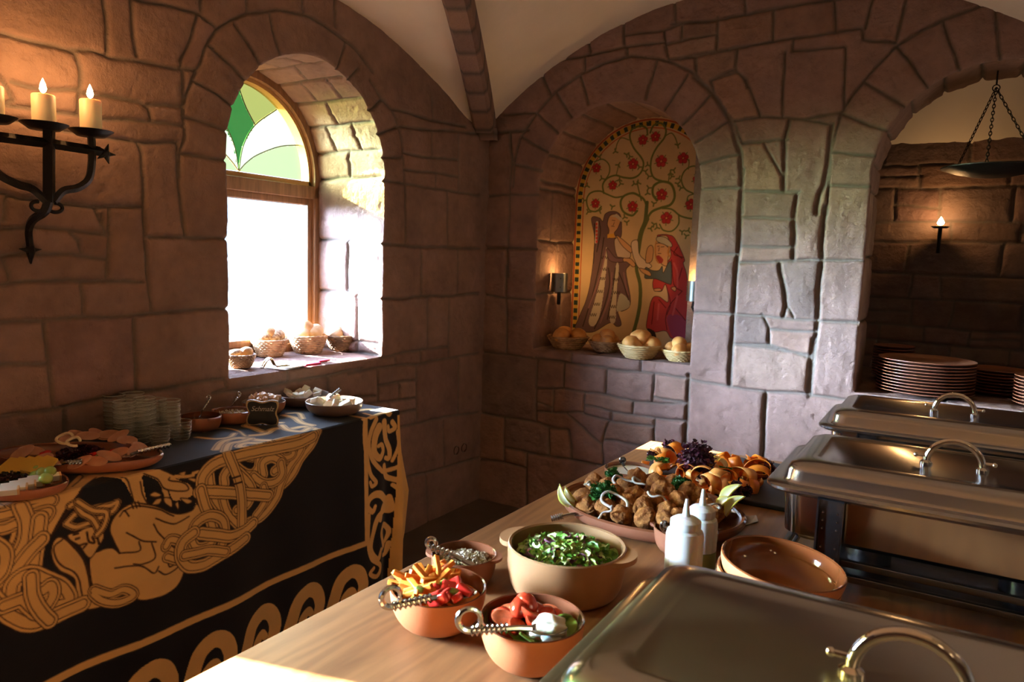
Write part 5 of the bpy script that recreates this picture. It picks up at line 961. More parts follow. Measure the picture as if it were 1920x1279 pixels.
# ================ chafing dishes
def chafer():
    root = empty('chafing_dish'); hx, hy, r = .30, .19, .045; zr = .172
    rings = [rrect(hx, hy, r, 7, zr), rrect(hx + .004, hy + .004, r + .004, 7, zr + .003), rrect(hx + .004, hy + .004, r + .004, 7, zr + .008), rrect(hx, hy, r, 7, zr + .011), rrect(hx - .022, hy - .022, r - .01, 7, zr + .012), rrect(hx - .026, hy - .026, r - .01, 7, zr + .018), rrect(hx - .028, hy - .028, r - .01, 7, zr + .034), rrect(hx - .034, hy - .034, r - .012, 7, zr + .044), rrect(hx - .048, hy - .048, r - .014, 7, zr + .0505), rrect(hx - .066, hy - .066, r - .016, 7, zr + .053), rrect(hx - .076, hy - .076, r - .018, 7, zr + .0525), rrect(hx - .080, hy - .080, r - .02, 7, zr + .0515)]
    mb = MB(); mb.add(loft(rings, False, True)); lid = mb.build('lid', steel_b, root)
    mb = MB(); P = [(.045 * math.cos(a), -.012, zr + .056 + .044 * math.sin(a)) for a in np.linspace(-.12, math.pi + .12, 30)]; mb.add(tube(P, .0062, 12)); 
    for s_ in (-1, 1): mb.add(lathe([(.011, 0), (.011, .004), (.006, .008), (.006, .014)], 14), TR((s_ * .045, -.012, zr + .051))); mb.add(tube([(s_ * .044, -.012, zr + .066), (s_ * .062, -.012, zr + .066)], .003, 8)); mb.add(ico(2), TR((s_ * .063, -.012, zr + .066), sc=.0048))
    mb.build('lid_handle', chrome, lid)
    mb = MB(); mb.add(loft([rrect(hx - .006, hy - .006, r, 7, zr - .001), rrect(hx - .012, hy - .012, r, 7, zr - .006), rrect(hx - .026, hy - .026, r - .01, 7, zr - .010), rrect(hx - .030, hy - .030, r - .01, 7, zr - .085), rrect(hx - .044, hy - .044, r - .012, 7, zr - .096)], False, True)); mb.build('water_pan', steel, root)
    for sx in (-1, 1):
        for sy in (-1, 1):
            mb = MB(); x = sx * (hx - .115); y = sy * (hy - .012); mb.add(box(x - .022, x + .022, y - .003, y + .003, .0, zr - .004, .0015)); mb.add(box(x - .022, x - .019, y - .012, y + .006, .0, zr - .004)); mb.add(box(x + .019, x + .022, y - .012, y + .006, 0, zr - .004)); lg = mb.build('leg', steel_d, root)
            mb = MB(); [mb.add(ico(1), TR((x + a, y + sy * .004, b), sc=.0024)) for a in (-.012, .012) for b in (.06, .08, .115, .13, .145)]; mb.build('rivet_row', chrome, lg)
    mb = MB(); 
    for z in (.028, .055):
        for s_ in (-1, 1): mb.add(box(-hx + .03, hx - .03, s_ * (hy - .02) - .006, s_ * (hy - .02) + .006, z - .006, z + .006, .002)); mb.add(box(s_ * (hx - .035) - .006, s_ * (hx - .035) + .006, -hy + .02, hy - .02, z - .006, z + .006, .002))
    mb.build('frame_rail', steel_d, root)
    mb = MB(); mb.add(box(-.2, .2, -.1, .1, .006, .010, .001)); [mb.add(lathe([(0, .01), (.04, .01), (.042, .012), (.042, .045), (.03, .05), (0, .05)], 24), TR((x, 0, 0))) for x in (-.13, .13)]; mb.build('burner_tray', steel_d, root); return root
cd = chafer(); tag(cd, 'steel chafing dish at the far end of the table, by the stone arch', 'chafing dish', 'steel chafing dishes with domed lids'); cd.location = (2.158, -1.263 + .19, T)
dup(cd, (2.158, -1.887 + .19, T), label='middle steel chafing dish, beside the stack of terracotta bowls'); dup(cd, (2.125, -2.578, T), label='nearest steel chafing dish with closed matt lid in the front corner')
# ================ cloth table
def zt_(px, py, w, h, **k): return rimbowl(px, py, w, h, ZT, **k)
grey_d = mat('dark_stoneware', (.13, .085, .07), rough=.35, noise=.1, coat=.3); cream_in = mat('grey_glaze', (.30, .25, .22), rough=.25, coat=.5)
butter = mat('butter', (.82, .76, .56), rough=.4, sss=.2)
def chunks(base, R, n, seed, m_, label, group, z0, s0=.016):
    rs = random.Random(seed); pr = None
    for k in range(n):
        if pr is None: mb = MB(); mb.add(box(-s0, s0, -s0 * .7, s0 * .7, -s0 * .5, s0 * .5, s0 * .22)); pr = mb.build('butter_piece', m_); o = pr
        else: o = pr.copy(); COL.objects.link(o)
        a = 6.28 * k / n + rs.uniform(-.3, .3); r = R * (.25 + .4 * rs.random()); o.location = base + Vector((r * math.cos(a), r * math.sin(a), z0 + rs.uniform(0, .012))); o.rotation_euler = (rs.uniform(-.6, .6), rs.uniform(-.6, .6), rs.uniform(0, 3)); o.scale = [rs.uniform(.8, 1.3)] * 3; tag(o, label, 'butter', group)
_, b1, r1 = zt_(566, 738, 100, .042, name='butter_bowl', label='wide dark bowl of butter pieces against the wall under the window', cat='bowl', mo=grey_d, mi=cream_in, foot=.5)
chunks(b1, r1, 9, 4, wh, 'piece of pale butter in the wide bowl under the window', 'butter pieces in the wide bowl', .036)
_, b2, r2 = zt_(627, 752, 106, .046, name='butter_bowl', label='sunlit bowl of butter with a metal handle sticking out, at the table corner', cat='bowl', mo=grey_d, mi=cream_in, foot=.5)
chunks(b2, r2, 7, 8, butter, 'piece of butter in the sunlit bowl at the table corner', 'butter pieces in the corner bowl', .040, .018)
spoon('steel butter knife with twisted handle sticking out of the corner bowl', at(612, 752, ZT + .045), at3(640, 730, at(612, 752, ZT + .045)), .02, 0, steel, name='butter_knife', cat='knife', hw=.006)
_, b3, r3 = zt_(495, 752, 78, .045, name='crackling_bowl', label='brown bowl of pork cracklings behind the little blackboard sign', cat='bowl', mo=terra_d, mi=cream_in, foot=.55)
crk = mat('pork_crackling', (.55, .24, .10), rough=.45, col2=(.70, .50, .30), nscale=40, noise=.2, bump=.6, bscale=120); rs = random.Random(2); pr = None
for k in range(12):
    if pr is None: mb = MB(); mb.add(blob((.014, .011, .010), .5, 2, 8, 3, .15, 6)); pr = mb.build('crackling', crk); o = pr
    else: o = pr.copy(); COL.objects.link(o)
    a = k * 2.4; r = r3 * .72 * math.sqrt(k / 12); o.location = b3 + Vector((r * math.cos(a), r * math.sin(a), .046 + .018 * (1 - r / r3))); o.rotation_euler = (k, 2 * k, 3 * k); tag(o, 'golden brown crackling heaped in the bowl behind the sign', 'crackling', 'cracklings in the bowl')
_, b4, r4 = zt_(436, 769, 68, .042, name='lug_bowl', label='small brown lugged bowl with pale grains, left of the blackboard sign', cat='bowl', mo=terra_d, mi=glaze, lugs=(.2, math.pi + .3), foot=.65, belly=.5)
V_ = []; F_2 = []; C2 = []
for k in range(160):
    a = rs.uniform(0, 6.28); r = r4 * .8 * math.sqrt(rs.random()); q, qf = ico(1); b_ = len(V_); V_ += [(x * .0022 + r * math.cos(a), y * .0022 + r * math.sin(a), z * .0022 + .031 + .004 * rs.random()) for x, y, z in q]; C2 += [rs.choice([(.55, .45, .28), (.62, .55, .4)])] * len(q); F_2 += [tuple(i + b_ for i in z) for z in qf]
v2, f2 = lathe([(r4 * .9, .029), (0, .031)], 24); b_ = len(V_); V_ += v2; F_2 += [tuple(i + b_ for i in z) for z in f2]; C2 += [(.3, .2, .1)] * len(v2)
tag(cmesh('roasted_grains', V_, F_2, C2, m_food, None, b4), 'pale roasted grains in the small lugged bowl on the cloth', 'grains', kind='stuff')
_, b5, r5 = zt_(377, 779, 72, .045, name='lug_bowl', label='dark red lugged bowl of sauce standing right of the glasses', cat='bowl', mo=terra_d, mi=glaze, lugs=(.1,), foot=.65, belly=.5)
sdk = mat('dark_chutney', (.05, .015, .01), rough=.15, coat=.6); mb = MB(); mb.add(lathe([(0, .034), (r5 * .92, .032)], 24)); tag(mb.build('chutney', sdk, None, True, b5), 'dark red chutney in the bowl right of the glasses', 'sauce')
_, b6, r6 = zt_(398, 750, 84, .035, name='sauce_dish', label='dark red dish of jam by the wall, behind the lugged bowls', cat='dish', mo=terra_d, mi=glaze, foot=.6)
mb = MB(); mb.add(lathe([(0, .026), (r6 * .92, .024)], 24)); tag(mb.build('jam', sdk, None, True, b6), 'glossy dark jam in the dish by the wall', 'jam')
up = lambda px, py, base: at3(px, py, base)
for lab, p0, e in (('twisted steel fork in the dark chutney bowl', (372, 784, ZT + .04), (396, 748)), ('thin twisted spoon leaning from the jam dish to the wall', (395, 752, ZT + .03), (437, 731)), ('twisted spoon leaning out of the bowl of grains', (430, 766, ZT + .035), (452, 742)), ('curled spoon handle rising between the glasses and the chutney bowl', (333, 768, ZT + .02), (350, 745))):
    a = at(*p0); spoon(lab, a, up(e[0], e[1], a), .02, .007, steel, hw=.0028)
# blackboard sign
pa = at(492, 797, ZT); W_ = size(56, pa) / 2; Hh_ = size(46, pa); root = thing('blackboard_sign', 'small wavy-edged blackboard sign reading Schmalz among the bowls', 'sign', pa)
def wavy(W, H, n=10, amp=.0035):
    o_ = []; 
    for (xa, za, xb, zb) in ((-W, 0, W, 0), (W, 0, W, H), (W, H, -W, H), (-W, H, -W, 0)):
        for k in range(n):
            t = k / n; x = xa + (xb - xa) * t; z = za + (zb - za) * t; s_ = amp * math.sin(t * math.pi * 3); nx, nz = ((0, -1) if za == zb == 0 else (1, 0) if xa == xb == W else (0, 1) if za == zb else (-1, 0)); o_.append((x + nx * s_, z + nz * s_))
    return o_
mb = MB(); mb.add(prism(wavy(W_, Hh_), .004), TR((0, .004, 0), (math.pi / 2, 0, 0))); mb.build('frame', mat('gilt_edge', (.55, .42, .22), rough=.4), root)
mb = MB(); mb.add(prism([(x * .9, z * .88 + Hh_ * .05) for x, z in wavy(W_, Hh_)], .001), TR((0, -.0002, 0), (math.pi / 2, 0, 0))); mb.build('board', mat('chalkboard', (.012, .012, .013), rough=.6), root)
cu = bpy.data.curves.new('lettering', 'FONT'); cu.body = 'Schmalz'; cu.size = W_ * .46; cu.align_x = 'CENTER'; cu.shear = .35; cu.extrude = .0002; to = bpy.data.objects.new('lettering_src', cu); COL.objects.link(to); bpy.context.view_layer.update(); me = bpy.data.meshes.new_from_object(to); bpy.data.objects.remove(to); me.materials.clear(); me.materials.append(mat('chalk', (.55, .55, .52), rough=.9)); to = bpy.data.objects.new('lettering', me); COL.objects.link(to); to.parent = root; to.location = (0, -.0014, Hh_ * .58); to.rotation_euler = (math.pi / 2, 0, 0)
mb = MB(); mb.add(box(-.003, .003, 0, .03, 0, .003)); mb.build('foot', steel_d, root); root.rotation_euler[2] = .62
# glasses
gm = bpy.data.materials.new('tumbler_glass'); gm.use_nodes = True; N = gm.node_tree.nodes; L = gm.node_tree.links; N.remove(N['Principled BSDF']); tr = N.new('ShaderNodeBsdfTransparent'); tr.inputs[0].default_value = (.99, .995, .985, 1); gs = N.new('ShaderNodeBsdfGlossy'); gs.inputs["Roughness"].default_value = .05; lw = N.new('ShaderNodeLayerWeight'); lw.inputs[0].default_value = .14
df = N.new('ShaderNodeBsdfDiffuse'); df.inputs[0].default_value = (.88, .92, .85, 1); ad = N.new('ShaderNodeMixShader'); ad.inputs[0].default_value = .25; L.new(gs.outputs[0], ad.inputs[1]); L.new(df.outputs[0], ad.inputs[2])
mx = N.new('ShaderNodeMixShader'); mu = N.new('ShaderNodeMath'); mu.operation = 'MULTIPLY_ADD'; mu.inputs[1].default_value = .9; mu.inputs[2].default_value = .02; L.new(lw.outputs['Facing'], mu.inputs[0]); L.new(mu.outputs[0], mx.inputs[0]); L.new(tr.outputs[0], mx.inputs[1]); L.new(ad.outputs[0], mx.inputs[2]); L.new(mx.outputs[0], N['Material Output'].inputs[0])
pg = at(299, 796, ZT + .056); gR = size(19.5, pg)
pr = [(0, .001), (gR * .72, .001), (gR * .8, .004), (gR * .86, .010)] + [(gR * (.88 + .012 * (k / 13) * 6) + .0007 * math.sin(k * math.pi), .012 + k * .0031) for k in range(14)]
pr = [(0, .001), (gR * .72, .001), (gR * .82, .005)]
for k in range(48): z = .008 + k * .001; pr.append((gR * (.86 + .14 * k / 47) + .0015 * math.sin(k * 1.1), z))
rim_glass = mat('glass_rim', (.62, .66, .60), rough=.12, alpha=.6, spec=.8)
gt = None; gi = 0
def glass(loc, lab, grp):
    global gt
    if gt is None: mb = MB(); mb.add(lathe(pr, 40)); gt = mb.build('glass_tumbler', gm); o = gt; mb = MB(); mb.add(tube([(gR * math.cos(a), gR * math.sin(a), .0555) for a in np.linspace(0, 2 * math.pi, 41)], .0009, 6, cap=False)); mb.build('rim', rim_glass, gt); mb = MB(); [mb.add(tube([(gR * q * math.cos(a), gR * q * math.sin(a), z) for a in np.linspace(0, 2 * math.pi, 37)], .0005, 5, cap=False)) for q, z in ((.97, .046), (.95, .037), (.925, .028), (.90, .019), (.74, .002))]; mb.build('ribs', rim_glass, gt)
    else: o = copy_tree(gt)
    o.location = Vector([float(c) for c in loc]); o.rotation_euler = (0, 0, random.uniform(0, 1)); tag(o, lab, 'glass', grp)
STK = [(214, 740, 6, 'leftmost'), (250, 737, 6, 'rear middle'), (233, 752, 6, 'second from left'), (271, 746, 6, 'central'), (292, 748, 5, 'rear right'), (318, 750, 5, 'rightmost'), (262, 758, 5, 'front middle')]
for x, y, n, nm in STK:
    zt = ZT + .056 + (n - 1) * .0145; q = at(x, y, zt)
    for k in range(n): glass((q[0], q[1], ZT + k * .0145), 'ribbed glass nested in the %s tall stack on the cloth' % nm, 'glasses in the %s stack' % nm)
q = at(299, 796, ZT + .056); glass((q[0], q[1], ZT), 'single ribbed glass in front of the stacks, the left of two', None); q = at(339, 789, ZT + .056); glass((q[0], q[1], ZT), 'single ribbed glass in front of the stacks, the right of two', None)
# meat platter
p = at(150, 850, ZT + .03); PX = size(152, p); bowl('oval_platter', 'oval terracotta platter of sliced meat with radicchio on the black cloth', 'platter', (p[0], p[1], ZT), PX, .030, terra_d, glaze, foot=.72, ey=.52, rz=.55, th=.04)
PM = Vector((float(p[0]), float(p[1]), ZT)); ham = mat('roast_meat', (.52, .24, .13), rough=.4, col2=(.60, .33, .20), nscale=25, noise=.1, sss=.15)
hs = None
for k, (x, y) in enumerate(((185, 815), (205, 815), (222, 818), (238, 826), (262, 838), (250, 846), (222, 850), (205, 856), (60, 846), (42, 850), (80, 862), (100, 866), (180, 866), (150, 868), (165, 818), (148, 816), (128, 820))):
    q = at(x, y + 6, ZT + .030)
    if hs is None: mb = MB(); mb.add(lathe([(0, -.0018), (.029, -.0018), (.0305, 0), (.029, .0018), (0, .0018)], 24, 1, .42)); hs = mb.build('meat_slice', ham); o = hs
    else: o = hs.copy(); COL.objects.link(o)
    o.location = (float(q[0]), float(q[1]), ZT + .040); o.rotation_euler = (1.0 + .2 * math.sin(k * 2.3), .45 * math.cos(k * 1.7), .5 + .33 * (k % 6)); tag(o, 'slice of pink roast meat fanned around the oval platter', 'meat slice', 'meat slices on the oval platter')
q = at(150, 842, ZT + .045); V_, F_2, C2 = ruffle(320, disc_fn(.05, .0, .7), .018, [(.045, .008, .015), (.07, .012, .02), (.03, .006, .01)], 44); tag(cmesh('radicchio', V_, F_2, C2, m_leaf, None, Vector((float(q[0]), float(q[1]), ZT + .030))), 'dark radicchio heap in the middle of the meat platter', 'radicchio')
for k, (x, y, r) in enumerate(((122, 822, .020), (138, 828, .016))):
    q = at(x, y, ZT + .085); mb = MB(); mb.add(tube([(r * math.cos(a), r * math.sin(a) * .7, .004 * math.sin(2 * a)) for a in np.linspace(0, 5.4, 30)], .0035, 7)); tag(mb.build('onion_ring', mat('pale_pepper_ring', (.62, .50, .30), rough=.3), None, True, q, (.9, 0, .6)), ['left pale ring on top of the radicchio', 'right pale ring on top of the radicchio'][k], 'onion')
for k, (x, y, m_) in enumerate(((190, 856, gcu), (180, 852, red), (85, 850, red), (215, 846, red))):
    q = at(x, y, ZT + .036); mb = MB(); mb.add(blob((.018, .010, .006), .3, 2, k, 3)); tag(mb.build('pepper_garnish', m_, None, True, q, (0, 0, k)), ['green pickle slice at the front of the meat platter', 'red pepper strip next to the green pickle', 'red pepper strip on the left of the radicchio', 'red pepper strip under the right-hand meat slices'][k], 'garnish')
spoon('twisted steel serving fork across the right end of the meat platter', at(228, 858, ZT + .036), at(318, 838, ZT + .030), .03, 0, steel, name='serving_fork', cat='fork')
# cheese platter
p = at(18, 900, ZT + .028); PX = size(112, p); bowl('oval_platter', 'terracotta platter of cheese slices and grapes at the left edge', 'platter', (p[0], p[1], ZT), PX, .028, terra_d, glaze, foot=.7, ey=.62, rz=.35, th=.045)
ych = mat('yellow_cheese', (.66, .42, .06), rough=.4, sss=.1); wch = mat('white_cheese', (.80, .78, .68), rough=.4, sss=.1); rind = mat('cheese_rind', (.62, .40, .20), rough=.5)
for k in range(5):
    q = at(22 + 14 * k, 872 + 1.5 * k, ZT + .045); mb = MB(); mb.add(prism([(-.034, -.026), (.034, -.026), (.02, .03), (-.014, .034)], .005)); tag(mb.build('cheese_slice', ych, None, False, (float(q[0]), float(q[1]), ZT + .036 + .003 * k), (.45, .1, .8 - .12 * k)), 'yellow cheese slice fanned at the back of the left platter', 'cheese', 'yellow cheese slices')
for k in range(6):
    q = at(2 + 16 * k, 922 - 5 * k, ZT + .032); r_ = thing('cheese_wedge', 'white cheese wedge with tan rind along the front of the left platter', 'cheese', (float(q[0]), float(q[1]), ZT + .026), 1.0 + .05 * k, 'white cheese wedges'); mb = MB(); mb.add(box(-.032, .030, -.0075, .0075, 0, .015, .001)); mb.build('paste', wch, r_); mb = MB(); mb.add(box(.030, .034, -.0075, .0075, 0, .015, .0008)); mb.build('rind', rind, r_); r_.rotation_euler[0] = .4
gr = mat('green_grape', (.32, .45, .10), rough=.2, sss=.3, coat=.3); g0 = None
for k, (x, y, dz) in enumerate(((78, 888, 0), (94, 884, .004), (86, 897, 0), (70, 884, -.004), (66, 893, -.006), (90, 893, -.006))):
    q = at(x, y, ZT + .042 + dz)
    if g0 is None: mb = MB(); mb.add(ico(3), TR(sc=(.0125, .0125, .0145))); g0 = mb.build('green_grape', gr); o = g0
    else: o = g0.copy(); COL.objects.link(o)
    o.location = Vector([float(c) for c in q]); o.rotation_euler = (k, k, 0); tag(o, 'green grape in the small cluster on the cheese platter', 'grape', 'green grapes')
q = at(18, 888, ZT + .04); V_, F_2, C2 = ruffle(110, disc_fn(.04, 0, .5), .014, [(.07, .02, .02), (.05, .05, .02), (.10, .03, .03)], 45); tag(cmesh('lettuce_tuft', V_, F_2, C2, m_leaf, None, Vector((float(q[0]), float(q[1]), ZT + .028))), 'dark red lettuce tuft between the white and yellow cheese', 'lettuce')
spoon('twisted steel fork reaching from the cheese platter towards the meat', at(100, 872, ZT + .040), at(155, 868, ZT + .042), .02, 0, steel, name='serving_fork', cat='fork')
# ================ window sill
def basket(name, label, cat, loc, R, h, m_, n=22, rows=9, r0=.66, group=None, th=.0032, ey=1):
    root = thing(name, label, cat, loc, 0, group); mb = MB(); K = n * 4
    for k in range(rows):
        t = k / (rows - 1); r = R * (r0 + (1 - r0) * t ** .8); z = .004 + (h - .006) * t
        P = [((r + (1 if (j // 2 + k) % 2 else -1) * th * .55 * (1 if j % 2 == 0 else 0)) * math.cos(2 * math.pi * j / K), (r + (1 if (j // 2 + k) % 2 else -1) * th * .55 * (1 if j % 2 == 0 else 0)) * math.sin(2 * math.pi * j / K) * ey, z) for j in range(K + 1)]
        mb.add(tube(P, h / rows * .56, 6, cap=False))
    mb.add(lathe([(0, .002), (R * r0, .002), (R * r0, .006), (0, .006)], 30, 1, ey)); mb.build('weave', m_, root)
    mb = MB(); P = [((R + .0015 * math.sin(j * 1.7)) * math.cos(2 * math.pi * j / 72), (R + .0015 * math.sin(j * 1.7)) * math.sin(2 * math.pi * j / 72) * ey, h + .001 * math.sin(j * 2.1)) for j in range(73)]; mb.add(tube(P, .0045, 7, cap=False)); mb.build('rim', m_, root)
    mb = MB(); [mb.add(tube([(R * r0 * math.cos(a), R * r0 * math.sin(a) * ey, .003), (R * (r0 + (1 - r0) * .6) * math.cos(a), R * (r0 + (1 - r0) * .6) * math.sin(a) * ey, h * .5), (R * math.cos(a), R * math.sin(a) * ey, h)], .0016, 5)) for a in np.linspace(0, 2 * math.pi, n, False)]; mb.build('stakes', m_, root); return root
wick = mat('wicker_brown', (.30, .17, .08), rough=.55, col2=(.44, .30, .16), nscale=30, noise=.25); wick_d = mat('wicker_dark', (.13, .07, .035), rough=.5, col2=(.22, .13, .06), nscale=30, noise=.2); wick_l = mat('wicker_pale', (.60, .44, .20), rough=.45, col2=(.52, .36, .15), nscale=30, noise=.15)
crust = mat('bread_crust', (.50, .25, .09), rough=.6, col2=(.66, .42, .20), nscale=22, noise=.15, bump=.4, bscale=60); crust_f = mat('floury_crust', (.50, .30, .13), rough=.7, col2=(.68, .52, .34), nscale=18, noise=.1, bump=.4, bscale=60); crust_d = mat('seeded_crust', (.30, .15, .06), rough=.6, col2=(.62, .48, .30), nscale=110, noise=.3, bump=.8, bscale=140)
def loaf(m_, r, seed, name='bread_loaf'):
    mb = MB(); v, f = blob(r, .10, 1.1, seed, 4, .02, 6); mb.add((v, f)); return mb.build(name, m_)
WS = .862
for px, py, w, m_, lab, brs in ((446, 690, 50, wick, 'wicker basket cut off by the left edge of the window', (crust_d, crust)), (499, 668, 64, wick, 'wicker basket of seeded brown bread, second from the left on the sill', (crust_d, crust_d, crust)), (570, 662, 68, wick, 'wicker basket of pale bread, third on the window sill', (crust_f, crust_f, crust)), (635, 658, 60, wick_d, 'dark wicker basket of floury bread at the right of the sill', (crust_f, crust_d, crust_f))):
    p = at(px, py, WS); R = size(w / 2, p); basket('bread_basket', lab, 'basket', (p[0], p[1] + R * .3, WS), R, R * .95, m_, group='baskets on the window sill')
    for k, mm_ in enumerate(brs):
        o = loaf(mm_, (R * .62, R * .46, R * .40), int(px) + k); o.location = (float(p[0]) + R * (-.25, .05, -.30)[k], float(p[1]) + R * .3 + R * (-.42, .40, .1)[k], WS + R * (.98, 1.12, 1.35)[k]); o.rotation_euler = (.2, -.3, .7 + k * 1.1)
        tag(o, {446: 'brown loaf in the basket at the left edge of the window', 499: 'seeded brown loaf in the second basket on the sill', 570: 'pale sunlit loaf in the third basket on the sill', 635: 'floury loaf in the dark basket on the sill'}[px], 'bread', 'bread on the window sill, basket of ' + str({446: 'the left edge', 499: 'seeded loaves', 570: 'pale loaves', 635: 'floury loaves'}[px]))
a = at(492, 690, WS); root = thing('tongs', 'clear steel serving tongs at the front of the window sill', 'tongs', a); P = [(.0, 0, .003), (.02, .004, .03), (.035, .0, .032), (.05, -.01, .004), (.10, -.012, .004)]
for s_ in (-1, 1): mb = MB(); mb.add(tube(crom([(x, y + s_ * .009, z) for x, y, z in P], 6), .0028, 7, flat=1.8)); mb.build('arm', chrome, root)
mb = MB(); mb.add(tube([(0, -.009, .003), (-.006, 0, .003), (0, .009, .003)], .0028, 7)); mb.build('spring_bend', chrome, root); root.rotation_euler[2] = 1.25
redp = mat('red_plastic', (.55, .02, .06), rough=.3); white_p = mat('paper_napkin', (.75, .76, .78), rough=.8)
for k, (x0, y0, x1, y1) in enumerate(((535, 691, 600, 682), (572, 684, 616, 676))):
    a = at(x0, y0, WS + .004); b = at(x1, y1, WS + .004); root = thing('bread_knife', ['bread knife with red handle lying nearest the sill edge', 'second red-handled bread knife lying towards the dark basket'][k], 'knife'); L_ = float(np.linalg.norm(b - a)); mb = MB(); mb.add(box(0, L_ * .55, -.006, .006, 0, .0014)); mb.build('blade', steel, root); mb = MB(); mb.add(box(L_ * .55, L_, -.008, .008, -.003, .006, .003)); mb.build('handle', redp, root); oriented(root, a, b)
a = at(520, 690, WS + .001); mb = MB(); mb.add(box(-.05, .05, -.07, .07, 0, .003, .001)); tag(mb.build('napkin', white_p, None, True, (a[0], a[1] + .04, WS), (0, 0, .2)), 'white folded napkin under the tongs on the window sill', 'napkin')
# ================ niche
NS = .852
roll_m = mat('bread_roll', (.58, .24, .05), rough=.45, col2=(.72, .40, .13), nscale=14, noise=.12, bump=.2, bscale=40)
rp = []
for k in range(3): 
    mb = MB(); v, f = blob((.038, .030, .026), .10, 1.1, k + 20, 4); mb.add((v, f)); rp.append(mb.build('bread_roll', roll_m))
ri = 0
for px, py, w, m_, lab, up_ in ((1060, 655, 76, wick, 'woven basket of rolls, leftmost in the painted niche', 3), (1132, 660, 62, wick, 'woven basket of rolls, second from left below the painted woman', 4), (1194, 672, 80, wick_l, 'pale woven basket of rolls, third along the niche ledge', 5), (1272, 678, 66, wick_l, 'pale woven basket of rolls at the right end of the niche', 4)):
    p = at(px, py, NS); R = size(w / 2, p); h = R * .62; basket('roll_basket', lab, 'basket', (p[0], p[1] + R * .25, NS), R, h, m_, 20, 7, .6, 'roll baskets in the painted niche')
    nm = {1060: 'leftmost', 1132: 'second', 1194: 'third', 1272: 'rightmost'}[px]
    for k in range(up_):
        o = rp[ri] if ri < 3 else rp[ri % 3].copy()
        if ri >= 3: COL.objects.link(o)
        ri += 1; a = k * 6.28 / 3 + px; rr = R * .50 if k < 3 else R * .12; o.location = (float(p[0]) + rr * math.cos(a), float(p[1]) + R * .25 + rr * math.sin(a), NS + h * 1.12 + (0 if k < 3 else .026)); o.scale = [R / .060 * .85] * 3; o.rotation_euler = (.2 * math.sin(k), .2, a * 1.7); tag(o, 'golden bread roll in the %s basket of the painted niche' % nm, 'bread roll', 'rolls in the %s niche basket' % nm)
sh = mat('shade_steel', (.22, .24, .24), rough=.35, metal=.9, noise=.15, nscale=20)
def shield(label, x, y, z, face):
    root = thing('wall_sconce', label, 'sconce', (x, y, z), -1.1 if face > 0 else .55); v = []; f = []; R = .046; n = 14
    for t in (1.0, .94):
        for k in range(n + 1):
            a = -1.2 + 2.4 * k / n; v += [(R * t * math.cos(a) * face - .02 * face, R * t * math.sin(a), 0), (R * t * math.cos(a) * face - .02 * face, R * t * math.sin(a), .098)]
    m = 2 * (n + 1)
    for k in range(n):
        f += [(2 * k, 2 * k + 2, 2 * k + 3, 2 * k + 1), (m + 2 * k, m + 2 * k + 1, m + 2 * k + 3, m + 2 * k + 2), (2 * k + 1, 2 * k + 3, m + 2 * k + 3, m + 2 * k + 1), (2 * k, m + 2 * k, m + 2 * k + 2, 2 * k + 2)]
    f += [(0, 1, m + 1, m), (2 * n, m + 2 * n, m + 2 * n + 1, 2 * n + 1)]
    mb = MB(); mb.v = v; mb.f = f; s_ = mb.build('shade', sh, root); mb = MB(); [mb.add(ico(1), TR(((R - .02) * face * .98, 0.006, zz), sc=.004)) for zz in (.025, .07)]; mb.build('rivet', chrome, s_)
    mb = MB(); mb.add(tube([(-.03 * face, 0, .03), (-.01 * face, 0, .0), (-.005 * face, 0, -.03), (-.02 * face, 0, -.06), (-.035 * face, 0, -.065)], .006, 8, flat=1.6)); mb.add(lathe([(0, -.01), (.02, -.008), (.022, .01), (0, .01)], 16), TR((-.012 * face, 0, .01))); mb.build('bracket', iron, root)
    mb = MB(); mb.add(lathe([(0, .02), (.007, .02), (.007, .06), (0, .06)], 14), TR((-.012 * face, 0, 0))); mb.build('candle', candle_m, root); fl = MB(); fl.add(lathe([(0, .062), (.004, .066), (.0045, .071), (.002, .080), (0, .085)], 12), TR((-.012 * face, 0, 0))); fl.build('flame', flame_m, root); return root
candle_m = mat('candle_wax', (.80, .66, .42), rough=.45, sss=.5, emit=(1, .62, .25), estr=.10); flame_m = emis('flame', (1, .72, .38), 40)
p = on(1046, 545, 0, .345); shield('dark steel wall sconce glowing on the left side of the painted niche', .352, float(p[1]), 1.142, 1); point('sconce_light', (.368, float(p[1]) + .012, 1.246), 1.5, (1, .50, .16))
shield('riveted steel wall sconce at the right side of the painted niche', 1.040, .25, 1.130, -1); point('sconce_light', (1.045, .27, 1.24), 1.9, (1, .50, .16))
# ================ serving arch: plates, hanging lamp, sconce
plate_m = mat('glazed_plate', (.24, .09, .05), rough=.3, noise=.1, coat=.3)
def plate_mesh(R): return lathe([(0, .001), (R * .62, .0), (R * .66, .003), (R * .86, .008), (R, .015), (R, .0175), (R * .97, .0175), (R * .85, .0115), (R * .64, .006), (0, .005)], 48)
for px, w, y, n, z0, nm in ((1733, 163, .155, 11, 718, 'large plates'), (1868, 103, .37, 8, 716, 'smaller plates right of the large ones'), (1962, 104, .11, 9, 735, 'plates at the right edge'), (1672, 70, .52, 12, 700, 'plates tucked behind the left jamb')):
    q = on(px, z0, 1, y); R = size(w / 2, q); o0 = None
    for k in range(n):
        if o0 is None: mb = MB(); mb.add(plate_mesh(R)); o0 = mb.build('dinner_plate', plate_m); o = o0
        else: o = o0.copy(); COL.objects.link(o)
        o.location = (float(q[0]), y, .812 + k * .0125); o.rotation_euler = (0, 0, k); tag(o, 'brown glazed plate in the stack of ' + nm, 'plate', 'stack of ' + nm)
